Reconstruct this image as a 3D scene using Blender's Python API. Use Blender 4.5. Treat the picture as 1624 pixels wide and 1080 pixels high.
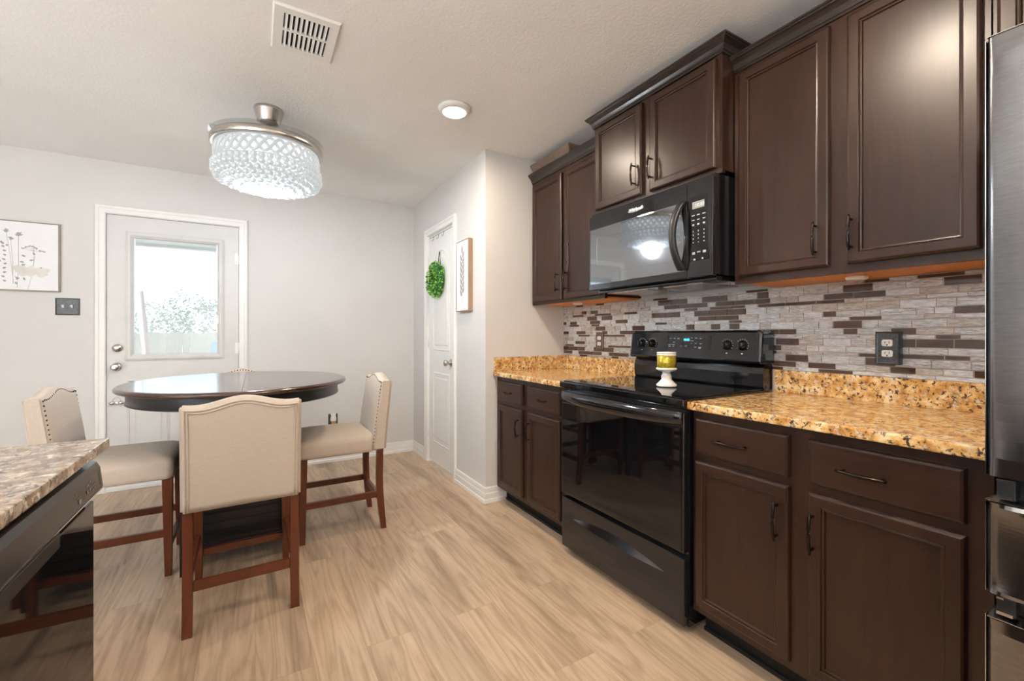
import bpy, bmesh, math, random
from mathutils import Vector, Matrix
random.seed(7)
PI = math.pi
for o in list(bpy.data.objects): bpy.data.objects.remove(o)
S = bpy.context.scene
C = S.collection

# ------------------------------------------------------------------ camera, sky, sun, lights, exposure
cd = bpy.data.cameras.new('camera'); cam = bpy.data.objects.new('camera', cd); C.objects.link(cam)
cam.location = (0, 0, 1.163); cam.rotation_euler = (PI/2, 0, math.radians(-30.5))
cd.sensor_width = 36; cd.lens = 691/1624*36; cd.shift_y = -9.7/1624; cd.clip_start = 0.02
S.camera = cam
W = bpy.data.worlds.new('sky'); S.world = W; W.use_nodes = True
bg = W.node_tree.nodes['Background']; bg.inputs[0].default_value = (0.74, 0.88, 1.0, 1); bg.inputs[1].default_value = 3.2
sd = bpy.data.lights.new('sun', 'SUN'); sd.energy = 62.0; sd.angle = 0.02; sd.color = (1, 1, 1)
so = bpy.data.objects.new('sun', sd); C.objects.link(so)
so.rotation_euler = Vector((.78, -.12, -.61)).to_track_quat('-Z', 'Y').to_euler()
S.view_settings.view_transform = 'Standard'; S.view_settings.look = 'None'
S.view_settings.gamma = 1; S.view_settings.use_curve_mapping = False
S.view_settings.exposure = 0.16
S.cycles.max_bounces = 10; S.cycles.diffuse_bounces = 5; S.cycles.glossy_bounces = 5; S.cycles.sample_clamp_indirect = 6

CAN_W, FAN_W = 22.0, 34.0      # light of each ceiling can and of the fan lamp
WARM = (1.0, .845, .67); COOL = (.87, .94, 1.0)

# ------------------------------------------------------------------ material helpers
def new_mat(name):
    m = bpy.data.materials.new(name); m.use_nodes = True
    nt = m.node_tree; return m, nt, nt.nodes['Principled BSDF']
def N(nt, t, **k):
    n = nt.nodes.new(t)
    for a, b in k.items(): setattr(n, a, b)
    return n
def coords(nt, scale=(1, 1, 1), kind='Object'):
    tc = N(nt, 'ShaderNodeTexCoord'); mp = N(nt, 'ShaderNodeMapping'); mp.inputs['Scale'].default_value = scale
    nt.links.new(tc.outputs[kind], mp.inputs[0]); return mp.outputs[0]
def noise(nt, vec, scale, detail=4, rough=.55, dist=0):
    n = N(nt, 'ShaderNodeTexNoise'); n.inputs['Scale'].default_value = scale; n.inputs['Detail'].default_value = detail
    n.inputs['Roughness'].default_value = rough; n.inputs['Distortion'].default_value = dist
    nt.links.new(vec, n.inputs['Vector']); return n.outputs['Fac']
def ramp(nt, fac, stops, interp='LINEAR'):
    r = N(nt, 'ShaderNodeValToRGB'); r.color_ramp.interpolation = interp
    e = r.color_ramp.elements
    while len(e) < len(stops): e.new(.5)
    for i, (p, c) in enumerate(stops):
        e[i].position = p; e[i].color = (*c, 1) if len(c) == 3 else c
    nt.links.new(fac, r.inputs[0]); return r.outputs[0]
def mix(nt, fac, a, b, blend='MIX'):
    m = N(nt, 'ShaderNodeMix', data_type='RGBA', blend_type=blend)
    for sock, v in ((m.inputs[0], fac), (m.inputs[6], a), (m.inputs[7], b)):
        if isinstance(v, (int, float)): sock.default_value = v
        elif isinstance(v, tuple): sock.default_value = (*v, 1)
        else: nt.links.new(v, sock)
    return m.outputs[2]
def bump(nt, b, h, strength=.2, dist=.002):
    n = N(nt, 'ShaderNodeBump'); n.inputs['Strength'].default_value = strength; n.inputs['Distance'].default_value = dist
    nt.links.new(h, n.inputs['Height']); nt.links.new(n.outputs[0], b.inputs['Normal'])
def plain(name, col, rough=.5, metal=0, spec=.5, emit=0, ecol=None, coat=0, trans=0, var=.06, vscale=9):
    m, nt, b = new_mat(name)
    if var:
        v = noise(nt, coords(nt), vscale, 3)
        lo = tuple(c*(1-var) for c in col); hi = tuple(min(1, c*(1+var)) for c in col)
        nt.links.new(ramp(nt, v, [(.3, lo), (.7, hi)]), b.inputs['Base Color'])
    else: b.inputs['Base Color'].default_value = (*col, 1)
    b.inputs['Roughness'].default_value = rough; b.inputs['Metallic'].default_value = metal
    b.inputs['Specular IOR Level'].default_value = spec; b.inputs['Coat Weight'].default_value = coat
    b.inputs['Coat Roughness'].default_value = .06
    b.inputs['Transmission Weight'].default_value = trans
    if emit:
        b.inputs['Emission Strength'].default_value = emit; b.inputs['Emission Color'].default_value = (*(ecol or col), 1)
    return m
def paint(name, col, peel=.12, pscale=160, rough=.75):
    m, nt, b = new_mat(name); v = coords(nt)
    lo = tuple(c*.965 for c in col)
    nt.links.new(ramp(nt, noise(nt, v, 2.2, 4), [(.35, lo), (.65, col)]), b.inputs['Base Color'])
    b.inputs['Roughness'].default_value = rough; b.inputs['Specular IOR Level'].default_value = .25
    bump(nt, b, noise(nt, v, pscale, 3, .5), peel, .006); return m
def wood(name, dark, light, rough, axis='z', scale=14, coat=.0, spec=.5):
    m, nt, b = new_mat(name)
    sc = {'z': (3, 3, .28), 'y': (3, .28, 3), 'x': (.28, 3, 3)}[axis]
    g = noise(nt, coords(nt, sc), scale, 7, .62, .6)
    big = noise(nt, coords(nt, (1, 1, .5)), 3.2, 3)
    c = ramp(nt, g, [(.3, dark), (.72, light)])
    c = mix(nt, .42, c, ramp(nt, big, [(.3, tuple(x*.6 for x in dark)), (.7, tuple(x*1.25 for x in light))]))
    nt.links.new(c, b.inputs['Base Color'])
    nt.links.new(ramp(nt, big, [(.2, (rough*.82,)*3), (.8, (rough*1.2,)*3)]), b.inputs['Roughness'])
    b.inputs['Coat Weight'].default_value = coat; b.inputs['Coat Roughness'].default_value = .25
    b.inputs['Specular IOR Level'].default_value = spec
    bump(nt, b, g, .05, .001); return m
def granite_mat(name, cols=((.30, .13, .035), (.56, .29, .085), (.70, .43, .17), (.82, .64, .38)), rough=.13):
    m, nt, b = new_mat(name); v = coords(nt)
    c = ramp(nt, noise(nt, v, 28, 6, .6), list(zip((.30, .43, .53, .66), cols)))
    d1 = ramp(nt, noise(nt, v, 75, 5, .65, .4), [(.40, (1, 1, 1)), (.455, (0, 0, 0))])
    c = mix(nt, d1, c, (.07, .045, .03))
    d2 = ramp(nt, noise(nt, v, 24, 8, .72, 1.0), [(.36, (1, 1, 1)), (.40, (0, 0, 0))])
    c = mix(nt, d2, c, (.055, .045, .04))
    d3 = ramp(nt, noise(nt, v, 46, 5, .6), [(.58, (0, 0, 0)), (.66, (1, 1, 1))])
    c = mix(nt, d3, c, (.62, .54, .44))
    nt.links.new(c, b.inputs['Base Color']); b.inputs['Roughness'].default_value = rough; return m
def floor_mat():
    m, nt, b = new_mat('vinyl_plank')
    tc = N(nt, 'ShaderNodeTexCoord'); mp = N(nt, 'ShaderNodeMapping'); mp.inputs['Rotation'].default_value = (0, 0, PI/2)
    nt.links.new(tc.outputs['Object'], mp.inputs[0])
    def brick(c1, c2, mort, msz):
        k = N(nt, 'ShaderNodeTexBrick'); k.offset = .37; k.offset_frequency = 2; k.squash = 1
        k.inputs['Color1'].default_value = (*c1, 1); k.inputs['Color2'].default_value = (*c2, 1); k.inputs['Mortar'].default_value = (*mort, 1)
        k.inputs['Scale'].default_value = 1; k.inputs['Mortar Size'].default_value = msz; k.inputs['Mortar Smooth'].default_value = .3
        k.inputs['Brick Width'].default_value = 1.22; k.inputs['Row Height'].default_value = .178
        nt.links.new(mp.outputs[0], k.inputs[0]); return k
    k = brick((.0, .0, .0), (1, 1, 1), (.5, .5, .5), .0008)
    rnd = k.outputs['Color']
    # shift the grain from plank to plank
    add = N(nt, 'ShaderNodeVectorMath', operation='MULTIPLY_ADD'); nt.links.new(rnd, add.inputs[0]); add.inputs[1].default_value = (7, 13, 3)
    nt.links.new(tc.outputs['Object'], add.inputs[2])
    mg = N(nt, 'ShaderNodeMapping'); mg.inputs['Scale'].default_value = (6.5, .75, 1); nt.links.new(add.outputs[0], mg.inputs[0])
    mf = N(nt, 'ShaderNodeMapping'); mf.inputs['Scale'].default_value = (70, 2.2, 1); nt.links.new(add.outputs[0], mf.inputs[0])
    g1 = noise(nt, mg.outputs[0], 1.7, 7, .62, 2.4); g2 = noise(nt, mf.outputs[0], 1.5, 4, .6)
    c = ramp(nt, g1, [(.28, (.25, .172, .112)), (.42, (.41, .30, .205)), (.55, (.49, .365, .26)), (.72, (.58, .455, .34))])
    c = mix(nt, .24, c, ramp(nt, g2, [(.3, (.22, .14, .08)), (.7, (.56, .42, .285))]))
    mw = N(nt, 'ShaderNodeMapping'); mw.inputs['Scale'].default_value = (6.5, .55, 1); nt.links.new(add.outputs[0], mw.inputs[0])
    lo_ = noise(nt, mw.outputs[0], 1.0, 3, .45, .3)
    ml = N(nt, 'ShaderNodeMath', operation='MULTIPLY'); nt.links.new(lo_, ml.inputs[0]); ml.inputs[1].default_value = 95
    sn = N(nt, 'ShaderNodeMath', operation='SINE'); nt.links.new(ml.outputs[0], sn.inputs[0])
    ad = N(nt, 'ShaderNodeMath', operation='MULTIPLY_ADD'); nt.links.new(sn.outputs[0], ad.inputs[0]); ad.inputs[1].default_value = .5; ad.inputs[2].default_value = .5
    c = mix(nt, .30, c, ramp(nt, ad.outputs[0], [(.0, (.24, .16, .10)), (.4, (.44, .325, .225)), (1, (.49, .37, .26))]))
    kn = ramp(nt, noise(nt, mg.outputs[0], .9, 3, .5), [(.30, (.62, .58, .55)), (.46, (1, 1, 1))])
    c = mix(nt, .8, c, kn, 'MULTIPLY')
    c = mix(nt, .55, c, ramp(nt, rnd, [(0, (.92, .92, .94)), (1, (1.16, 1.13, 1.1))]), 'MULTIPLY')
    c = mix(nt, ramp(nt, k.outputs['Fac'], [(.2, (0, 0, 0)), (.9, (.55, .55, .55))]), c, (.16, .105, .065))
    nt.links.new(c, b.inputs['Base Color']); b.inputs['Roughness'].default_value = .38; b.inputs['Specular IOR Level'].default_value = .42
    bump(nt, b, g2, .06, .001); return m
def fabric_mat(name, col):
    m, nt, b = new_mat(name)
    w1 = noise(nt, coords(nt, (40, 40, 900)), 1, 2); w2 = noise(nt, coords(nt, (900, 900, 40)), 1, 2)
    f = mix(nt, .5, w1, w2)
    nt.links.new(ramp(nt, f, [(.3, tuple(c*.86 for c in col)), (.7, tuple(min(1, c*1.08) for c in col))]), b.inputs['Base Color'])
    b.inputs['Roughness'].default_value = .9; b.inputs['Specular IOR Level'].default_value = .15
    b.inputs['Sheen Weight'].default_value = .15
    bump(nt, b, f, .25, .0006); return m
def brushed(name, col, rough, axis='y'):
    m, nt, b = new_mat(name)
    sc = {'y': (300, 1.2, 300), 'z': (300, 300, 1.2)}[axis]
    f = noise(nt, coords(nt, sc), 1, 3)
    nt.links.new(ramp(nt, f, [(.3, tuple(c*.9 for c in col)), (.7, tuple(c*1.08 for c in col))]), b.inputs['Base Color'])
    b.inputs['Metallic'].default_value = 1; b.inputs['Roughness'].default_value = rough
    b.inputs['Anisotropic'].default_value = .5
    bump(nt, b, f, .03, .0004); return m
def tile_mat(name, lo, hi, rough):
    m, nt, b = new_mat(name)
    f = noise(nt, coords(nt, (1, 34, 330)), 1, 5, .7, .9)
    nt.links.new(ramp(nt, f, [(.34, lo), (.5, tuple((a+c)/2 for a, c in zip(lo, hi))), (.64, hi)]), b.inputs['Base Color'])
    b.inputs['Metallic'].default_value = .25; b.inputs['Roughness'].default_value = rough
    b.inputs['Coat Weight'].default_value = .5; b.inputs['Coat Roughness'].default_value = .08
    bump(nt, b, f, .35, .001); return m

M = {}
M['wall'] = paint('wall_paint', (.645, .633, .62), .10, 150)
M['ceil'] = paint('ceiling_paint', (.885, .88, .875), .26, 80)
M['trim'] = plain('white_trim_paint', (.80, .79, .77), .35, var=.02)
M['door'] = plain('door_paint', (.62, .615, .60), .42, var=.03)
M['pdoor'] = plain('pantry_door_paint', (.80, .80, .785), .4, var=.02)
M['floor'] = floor_mat()
M['cab'] = wood('espresso_wood', (.016, .0062, .0036), (.040, .0165, .0090), .33, 'z', coat=.06, spec=.42)
M['caby'] = wood('espresso_wood_rail', (.016, .0062, .0036), (.040, .0165, .0090), .33, 'y', coat=.06, spec=.42)
M['crown'] = wood('espresso_crown', (.013, .009, .008), (.028, .018, .014), .30, 'y', coat=.3)
M['ply'] = wood('raw_orange_plywood', (.60, .22, .05), (.80, .35, .10), .6, 'y', 10)
M['granite'] = granite_mat('gold_granite')
M['granite2'] = granite_mat('brown_granite', ((.11, .065, .035), (.22, .15, .09), (.30, .23, .165), (.42, .36, .30)), .09)
M['black'] = plain('black_enamel', (.008, .008, .010), .09, var=0, coat=.35, spec=.5)
M['mwglass'] = plain('mirrored_black_glass', (.34, .35, .37), .05, 1, var=0)
M['blackglass'] = plain('black_glass', (.004, .004, .005), .035, var=0, spec=.6)
M['blackmat'] = plain('black_plastic', (.012, .012, .013), .38, var=0)
M['semigloss'] = plain('black_satin_plastic', (.014, .013, .013), .22, var=0)
M['pit'] = plain('dark_gap', (.004, .004, .004), .8, var=0)
M['bronze'] = plain('oil_rubbed_bronze', (.035, .026, .022), .22, .85, var=0)
M['chrome'] = plain('satin_nickel', (.62, .60, .57), .22, 1, var=0)
M['nickel'] = brushed('brushed_nickel', (.52, .49, .46), .26, 'z')
M['steel'] = brushed('black_stainless', (.25, .25, .257), .22, 'y')
M['gripgleam'] = plain('grip_gleam', (.30, .33, .37), .16, 1, var=0)  # bluish metal stands in for the window's reflection on the black drawer grip
M['steeledge'] = plain('bright_steel_edge', (.75, .75, .76), .18, 1, var=0)
M['fabric'] = fabric_mat('oatmeal_linen', (.53, .45, .375))
M['nail'] = plain('dark_nailheads', (.03, .022, .018), .3, .8, var=0)
M['redwood'] = wood('cherry_brown_wood', (.075, .018, .007), (.15, .040, .016), .34, 'z', 12, coat=.08, spec=.38)
M['redwoody'] = wood('cherry_brown_rail', (.075, .018, .007), (.15, .040, .016), .34, 'y', 12, coat=.08, spec=.38)
M['tabletop'] = wood('table_dark_cherry', (.030, .012, .008), (.06, .026, .016), .17, 'y', 12, coat=.5)
M['tableblack'] = plain('table_black_paint', (.010, .010, .012), .33, var=.1)
M['white'] = plain('white_plastic', (.82, .82, .80), .35, var=0)
M['ink'] = plain('grey_ink', (.34, .33, .32), .8, var=.2)
M['inkpale'] = plain('pale_beige_ink', (.69, .665, .63), .8, var=.1)
M['canvas'] = plain('print_paper', (.80, .81, .83), .6, var=.02)
M['frameoak'] = wood('oak_frame', (.24, .15, .09), (.36, .24, .15), .5, 'z')
M['framegrey'] = plain('taupe_frame', (.30, .26, .21), .5, var=.1)
M['pewter'] = plain('hammered_pewter', (.085, .09, .095), .38, .7, var=.6, vscale=260)
M['bronzeplate'] = plain('antique_bronze_plate', (.16, .115, .085), .4, .6, var=.4, vscale=200)
M['grout'] = plain('tan_grout', (.52, .42, .36), .85, var=.1)
M['tileA'] = tile_mat('silver_glass_tile', (.19, .185, .185), (.90, .91, .93), .2)
M['tileB'] = tile_mat('warm_silver_tile', (.19, .16, .145), (.78, .73, .67), .22)
M['tileC'] = tile_mat('pale_silver_tile', (.34, .35, .37), (.95, .96, .98), .18)
M['tileD'] = plain('brown_glass_tile', (.075, .042, .030), .07, var=.15, coat=.6)
M['glass'] = None
m, nt, b = new_mat('window_glass'); b.inputs['Base Color'].default_value = (.95, .97, .97, 1); b.inputs['Roughness'].default_value = 0
g = N(nt, 'ShaderNodeBsdfTransparent'); g.inputs[0].default_value = (.95, .97, .97, 1)
gl = N(nt, 'ShaderNodeBsdfGlossy'); gl.inputs['Roughness'].default_value = .02
fr = N(nt, 'ShaderNodeFresnel'); fr.inputs[0].default_value = 1.4
hz = N(nt, 'ShaderNodeBsdfTranslucent'); hz.inputs[0].default_value = (.9, .92, .92, 1)
mh = N(nt, 'ShaderNodeMixShader'); mh.inputs[0].default_value = .06; nt.links.new(g.outputs[0], mh.inputs[1]); nt.links.new(hz.outputs[0], mh.inputs[2])
ms = N(nt, 'ShaderNodeMixShader'); nt.links.new(fr.outputs[0], ms.inputs[0]); nt.links.new(mh.outputs[0], ms.inputs[1]); nt.links.new(gl.outputs[0], ms.inputs[2])
nt.links.new(ms.outputs[0], nt.nodes['Material Output'].inputs[0]); M['glass'] = m
m, nt, b = new_mat('clear_acrylic')
g = N(nt, 'ShaderNodeBsdfTransparent'); g.inputs[0].default_value = (.95, .97, .98, 1)
gl = N(nt, 'ShaderNodeBsdfGlossy'); gl.inputs['Roughness'].default_value = .08
ms = N(nt, 'ShaderNodeMixShader'); ms.inputs[0].default_value = .16; nt.links.new(g.outputs[0], ms.inputs[1]); nt.links.new(gl.outputs[0], ms.inputs[2])
nt.links.new(ms.outputs[0], nt.nodes['Material Output'].inputs[0]); M['acrylic'] = m
M['lens'] = plain('lit_lens', (1, .95, .88), .4, emit=9, ecol=(1, .93, .82), var=0)
M['crystal'] = plain('lit_crystal', (.17, .18, .19), .08, emit=.40, ecol=(.94, .99, 1), var=0, spec=.8)
M['diffuser'] = plain('lit_diffuser', (.9, .93, .95), .5, emit=.9, ecol=(.93, .98, 1), var=0)
M['green1'] = plain('boxwood_green', (.08, .30, .03), .5, var=.3, vscale=60)
M['green2'] = plain('boxwood_light_green', (.24, .55, .07), .5, var=.3, vscale=60)
M['green3'] = plain('boxwood_dark_green', (.03, .12, .025), .5, var=.3, vscale=60)
M['ribbon'] = plain('grey_ribbon', (.10, .10, .10), .7, var=0)
M['gold'] = plain('gold_foil_label', (.52, .40, .04), .28, .55, var=.35, vscale=160)
M['ceramic'] = plain('white_ceramic', (.84, .80, .75), .28, var=0)
M['wick'] = plain('wax', (.85, .82, .74), .5, var=0)
M['blueled'] = plain('blue_led', (.1, .7, 1), .4, emit=1.6, ecol=(.08, .62, 1), var=0)
M['greyled'] = plain('grey_lcd', (.24, .25, .25), .4, var=0)
M['whiteled'] = plain('pale_print', (.80, .81, .82), .5, var=0)
M['mark'] = plain('printed_marks', (.36, .37, .39), .5, var=0)
M['markdim'] = plain('faint_printed_marks', (.16, .145, .14), .5, var=0)
M['brown'] = wood('woven_brown', (.07, .042, .028), (.22, .15, .11), .6, 'z', 60)
M['darkside'] = plain('dark_basket_end', (.015, .012, .010), .6, var=.1)
M['grass'] = plain('dry_lawn', (.30, .29, .26), .95, var=.25)
M['fence'] = wood('weathered_cedar', (.115, .092, .072), (.15, .125, .10), .85, 'z')
M['leafout'] = plain('pale_tree_leaves', (.080, .095, .074), .7, var=.25, vscale=3)
M['bark'] = plain('bark', (.20, .16, .13), .9, var=.3)
M['postp'] = plain('brown_painted_post', (.11, .06, .055), .7, var=.1)
M['bluebin'] = plain('blue_plastic', (.03, .08, .13), .5, var=.05)
M['grey'] = plain('grey_plastic', (.30, .30, .30), .5, var=0)
M['amber'] = plain('amber_oil', (.45, .30, .10), .2, var=0)
M['brass'] = plain('threshold_metal', (.40, .38, .34), .35, .8, var=0)
M['stucco'] = plain('outer_wall', (.5, .48, .45), .9)

# ------------------------------------------------------------------ mesh helpers
def bx(bm, x0, x1, y0, y1, z0, z1, bev=0, seg=2, mi=0):
    vs = [bm.verts.new((x, y, z)) for x in (x0, x1) for y in (y0, y1) for z in (z0, z1)]
    fs = [bm.faces.new([vs[i] for i in q]) for q in ((0, 1, 3, 2), (4, 6, 7, 5), (0, 4, 5, 1), (2, 3, 7, 6), (0, 2, 6, 4), (1, 5, 7, 3))]
    for f in fs: f.material_index = mi
    if bev:
        es = set(e for f in fs for e in f.edges)
        r = bmesh.ops.bevel(bm, geom=list(es), offset=bev, segments=seg, affect='EDGES', profile=.6)
        for f in r['faces']: f.material_index = mi
    return vs
def hexa(bm, pts, bev=0, mi=0):           # 8 points: bottom ring of four, top ring of four
    vs = [bm.verts.new(p) for p in pts]
    fs = [bm.faces.new([vs[i] for i in q]) for q in ((3, 2, 1, 0), (4, 5, 6, 7), (0, 1, 5, 4), (1, 2, 6, 5), (2, 3, 7, 6), (3, 0, 4, 7))]
    for f in fs: f.material_index = mi
    if bev: bmesh.ops.bevel(bm, geom=list(set(e for f in fs for e in f.edges)), offset=bev, segments=2, affect='EDGES')
def tube(bm, pts, rad, n=10, closed=False, mi=0, flat=None):
    pts = [Vector(p) for p in pts]; rings = []; L = len(pts)
    up = Vector((0, 0, 1))
    for i, p in enumerate(pts):
        if closed: t = pts[(i+1) % L]-pts[i-1]
        else: t = pts[min(i+1, L-1)]-pts[max(i-1, 0)]
        t.normalize()
        a = t.cross(up)
        if a.length < 1e-3: a = t.cross(Vector((1, 0, 0)))
        a.normalize(); b2 = a.cross(t).normalized()
        r = rad[i] if isinstance(rad, (list, tuple)) else rad
        r2 = r*(flat or 1)
        rings.append([bm.verts.new(p+a*math.cos(2*PI*k/n)*r+b2*math.sin(2*PI*k/n)*r2) for k in range(n)])
    rng = range(L if closed else L-1)
    for i in rng:
        A, B = rings[i], rings[(i+1) % L]
        for k in range(n):
            f = bm.faces.new((A[k], A[(k+1) % n], B[(k+1) % n], B[k])); f.material_index = mi; f.smooth = True
    if not closed:
        for R in (rings[0], rings[-1]):
            f = bm.faces.new(R); f.material_index = mi
def lathe(bm, prof, n=40, c=(0, 0, 0), mi=0, axis='z', smooth=True):
    # prof: list of (radius, height)
    def pt(r, h, a):
        x, y = r*math.cos(a), r*math.sin(a)
        v = {'z': (x, y, h), 'x': (h, x, y), 'y': (x, h, y)}[axis]
        return (v[0]+c[0], v[1]+c[1], v[2]+c[2])
    rings = [[bm.verts.new(pt(max(r, 1e-5), h, 2*PI*k/n)) for k in range(n)] for r, h in prof]
    for A, B in zip(rings, rings[1:]):
        for k in range(n):
            f = bm.faces.new((A[k], A[(k+1) % n], B[(k+1) % n], B[k])); f.material_index = mi; f.smooth = smooth
    for R in (rings[0], rings[-1]):
        f = bm.faces.new(R); f.material_index = mi
def loft(bm, lines, closed=False, mi=0, smooth=False, caps=False):
    R = [[bm.verts.new(p) for p in l] for l in lines]
    for A, B in zip(R, R[1:]):
        k = len(A)
        for i in range(k if closed else k-1):
            f = bm.faces.new((A[i], A[(i+1) % k], B[(i+1) % k], B[i])); f.material_index = mi; f.smooth = smooth
    if caps:
        for l in (R[0], R[-1]): f = bm.faces.new(l); f.material_index = mi
    return R
def face_x(X, sgn=-1):     # facing -X: (u=Y, v=Z, depth behind the face)
    return lambda u, v, d: (X - sgn*d, u, v)
def face_y(Y): return lambda u, v, d: (u, Y+d, v)     # facing -Y
def ring_panel(bm, u0, u1, v0, v1, rings, mp, mi=0):
    """concentric rectangles (inset, depth) from the back edge to the centre panel"""
    L = [[mp(u0+i, v0+i, d), mp(u1-i, v0+i, d), mp(u1-i, v1-i, d), mp(u0+i, v1-i, d)] for i, d in rings]
    loft(bm, L, True, mi, False, True)
def poly(bm, pts, mi=0):
    f = bm.faces.new([bm.verts.new(p) for p in pts]); f.material_index = mi
def ball(bm, c, r, seg=10, mi=0, sc=(1, 1, 1)):
    k = bmesh.ops.create_uvsphere(bm, u_segments=seg, v_segments=max(6, seg*2//3), radius=r, matrix=Matrix.Translation(c) @ Matrix.Diagonal((*sc, 1)))
    for v in k['verts']:
        for f in v.link_faces: f.smooth = True; f.material_index = mi

def obj(name, bm, mats, parent=None, fix=True, autosmooth=False):
    if fix: bmesh.ops.recalc_face_normals(bm, faces=bm.faces[:])
    me = bpy.data.meshes.new(name); bm.to_mesh(me); bm.free()
    for m in (mats if isinstance(mats, (list, tuple)) else [mats]): me.materials.append(m)
    o = bpy.data.objects.new(name, me); C.objects.link(o)
    if parent:
        w = Vector((0, 0, 0)); p = parent
        while p: w += p.location; p = p.parent
        me.transform(Matrix.Translation(-w)); o.parent = parent
    return o
def islands(name, bm, mat, parent):
    """each separate printed mark as a part of its own"""
    left = set(bm.verts)
    while left:
        st_ = [left.pop()]; grp = []
        while st_:
            v = st_.pop(); grp.append(v)
            for e in v.link_edges:
                w = e.other_vert(v)
                if w in left: left.discard(w); st_.append(w)
        nb = bmesh.new(); mp_ = {v: nb.verts.new(v.co) for v in grp}
        for f in {f for v in grp for f in v.link_faces}: nb.faces.new([mp_[v] for v in f.verts])
        obj(name, nb, mat, parent, fix=False)
    bm.free()
def tag(o, label, cat, group=None, kind=None):
    if label: o['label'] = label
    if cat: o['category'] = cat
    if group: o['group'] = group
    if kind: o['kind'] = kind
    return o
def thing(name, label, cat, loc=(0, 0, 0), group=None):
    o = bpy.data.objects.new(name, None); C.objects.link(o); o.location = loc; o.empty_display_size = .1
    return tag(o, label, cat, group)
def struct(name, bm, m, parent=None, label=None):
    o = obj(name, bm, m, parent)
    if not parent: o['kind'] = 'structure'
    if label: o['label'] = label
    return o
def BM(): return bmesh.new()
def one(name, fn, m, parent=None):
    bm = BM(); fn(bm); return obj(name, bm, m, parent)
def copy_tree(o, parent=None):
    c = o.copy(); C.objects.link(c); c.parent = parent
    for ch in list(o.children): copy_tree(ch, c)
    return c
def text_bm(bm, s, size, mp, u, v, mirror=False, mi=0, bold=0):
    """flat lettering laid on a surface; mp(u, v, d)"""
    cu = bpy.data.curves.new('t', 'FONT'); cu.body = s; cu.size = size; cu.offset = bold; cu.resolution_u = 2
    to = bpy.data.objects.new('t', cu); C.objects.link(to)
    dg = bpy.context.evaluated_depsgraph_get(); me = bpy.data.meshes.new_from_object(to.evaluated_get(dg))
    base = [bm.verts.new(mp(u+(-p.co.x if mirror else p.co.x), v+p.co.y, -.0006)) for p in me.vertices]
    for p in me.polygons:
        try:
            f = bm.faces.new([base[i] for i in p.vertices]); f.material_index = mi
        except ValueError: pass
    bpy.data.objects.remove(to); bpy.data.curves.remove(cu); bpy.data.meshes.remove(me)

# ------------------------------------------------------------------ room shell
XW, YB, XP, YP, ZC = 2.053, 4.272, 1.369, 2.685, 2.44
XL, YF = -3.6, -2.6
one_b = BM(); bx(one_b, XL-.12, XW+.12, YF-.12, YB+.12, -.05, 0); struct('floor', one_b, M['floor'])
b_ = BM(); bx(b_, XL-.12, XW+.12, YF-.12, YB+.12, ZC, ZC+.15); struct('ceiling', b_, M['ceil'])
DX0, DX1, DZ1 = -.947, -.115, 2.055            # back door opening
b_ = BM()
bx(b_, XL-.12, DX0, YB, YB+.12, 0, ZC); bx(b_, DX1, XP, YB, YB+.12, 0, ZC); bx(b_, DX0, DX1, YB, YB+.12, DZ1, ZC)
struct('wall_back', b_, M['wall'])
b_ = BM(); bx(b_, XW, XW+.12, YF, YP, 0, ZC); struct('wall_right', b_, M['wall'])
PY0, PY1, PZ1 = 3.245, 3.845, 2.06              # pantry door opening
b_ = BM()
bx(b_, XP, XP+.11, YP, PY0, 0, ZC); bx(b_, XP, XP+.11, PY1, YB+.12, 0, ZC); bx(b_, XP, XP+.11, PY0, PY1, PZ1, ZC)
bx(b_, XP+.11, XW+.12, YP, YP+.11, 0, ZC)
struct('wall_pantry', b_, M['wall'])
b_ = BM(); bx(b_, XP+.115, XW+.1, YP+.115, YP+.125, 0, ZC); bx(b_, XP+.11, XP+.6, PY1+.2, PY1+.21, 0, ZC); struct('wall_closet', b_, M['wall'])
WY0, WY1, WZ0, WZ1 = -2.2, .75, .06, 2.12  # unseen glass-door opening added to let sunlight in and lift the ceiling
b_ = BM()
bx(b_, XL-.12, XL, YF, WY0, 0, ZC); bx(b_, XL-.12, XL, WY1, YB, 0, ZC); bx(b_, XL-.12, XL, WY0, WY1, 0, WZ0); bx(b_, XL-.12, XL, WY0, WY1, WZ1, ZC)
struct('wall_left', b_, M['wall'])
b_ = BM(); bx(b_, XL, XW, YF-.12, YF, 0, ZC); struct('wall_front', b_, M['wall'])

def skirting(bm, lines, base):       # lines(o): polyline offset o into the room ; profile (offset, height)
    prof = [(.0, .105), (.007, .105), (.009, .097), (.010, .070), (.013, .064), (.013, .028), (.017, .022), (.017, .0)]
    loft(bm, [[(x, y, h) for x, y in lines(o)] for o, h in prof])
b_ = BM(); skirting(b_, lambda o: [(DX1+.055, YB-o), (XP-o, YB-o)], 0); struct('baseboard_back', b_, M['trim'])
b_ = BM(); skirting(b_, lambda o: [(XL, YB-o), (DX0-.055, YB-o)], 0); skirting(b_, lambda o: [(XL+o, WY1), (XL+o, YB-.017)], 0); struct('baseboard_left', b_, M['trim'])
b_ = BM(); skirting(b_, lambda o: [(XP-o, YB-o), (XP-o, PY1+.062)], 0)
skirting(b_, lambda o: [(XP-o, PY0-.062), (XP-o, YP-o), (1.53, YP-o)], 0); struct('baseboard_pantry', b_, M['trim'])

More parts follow.
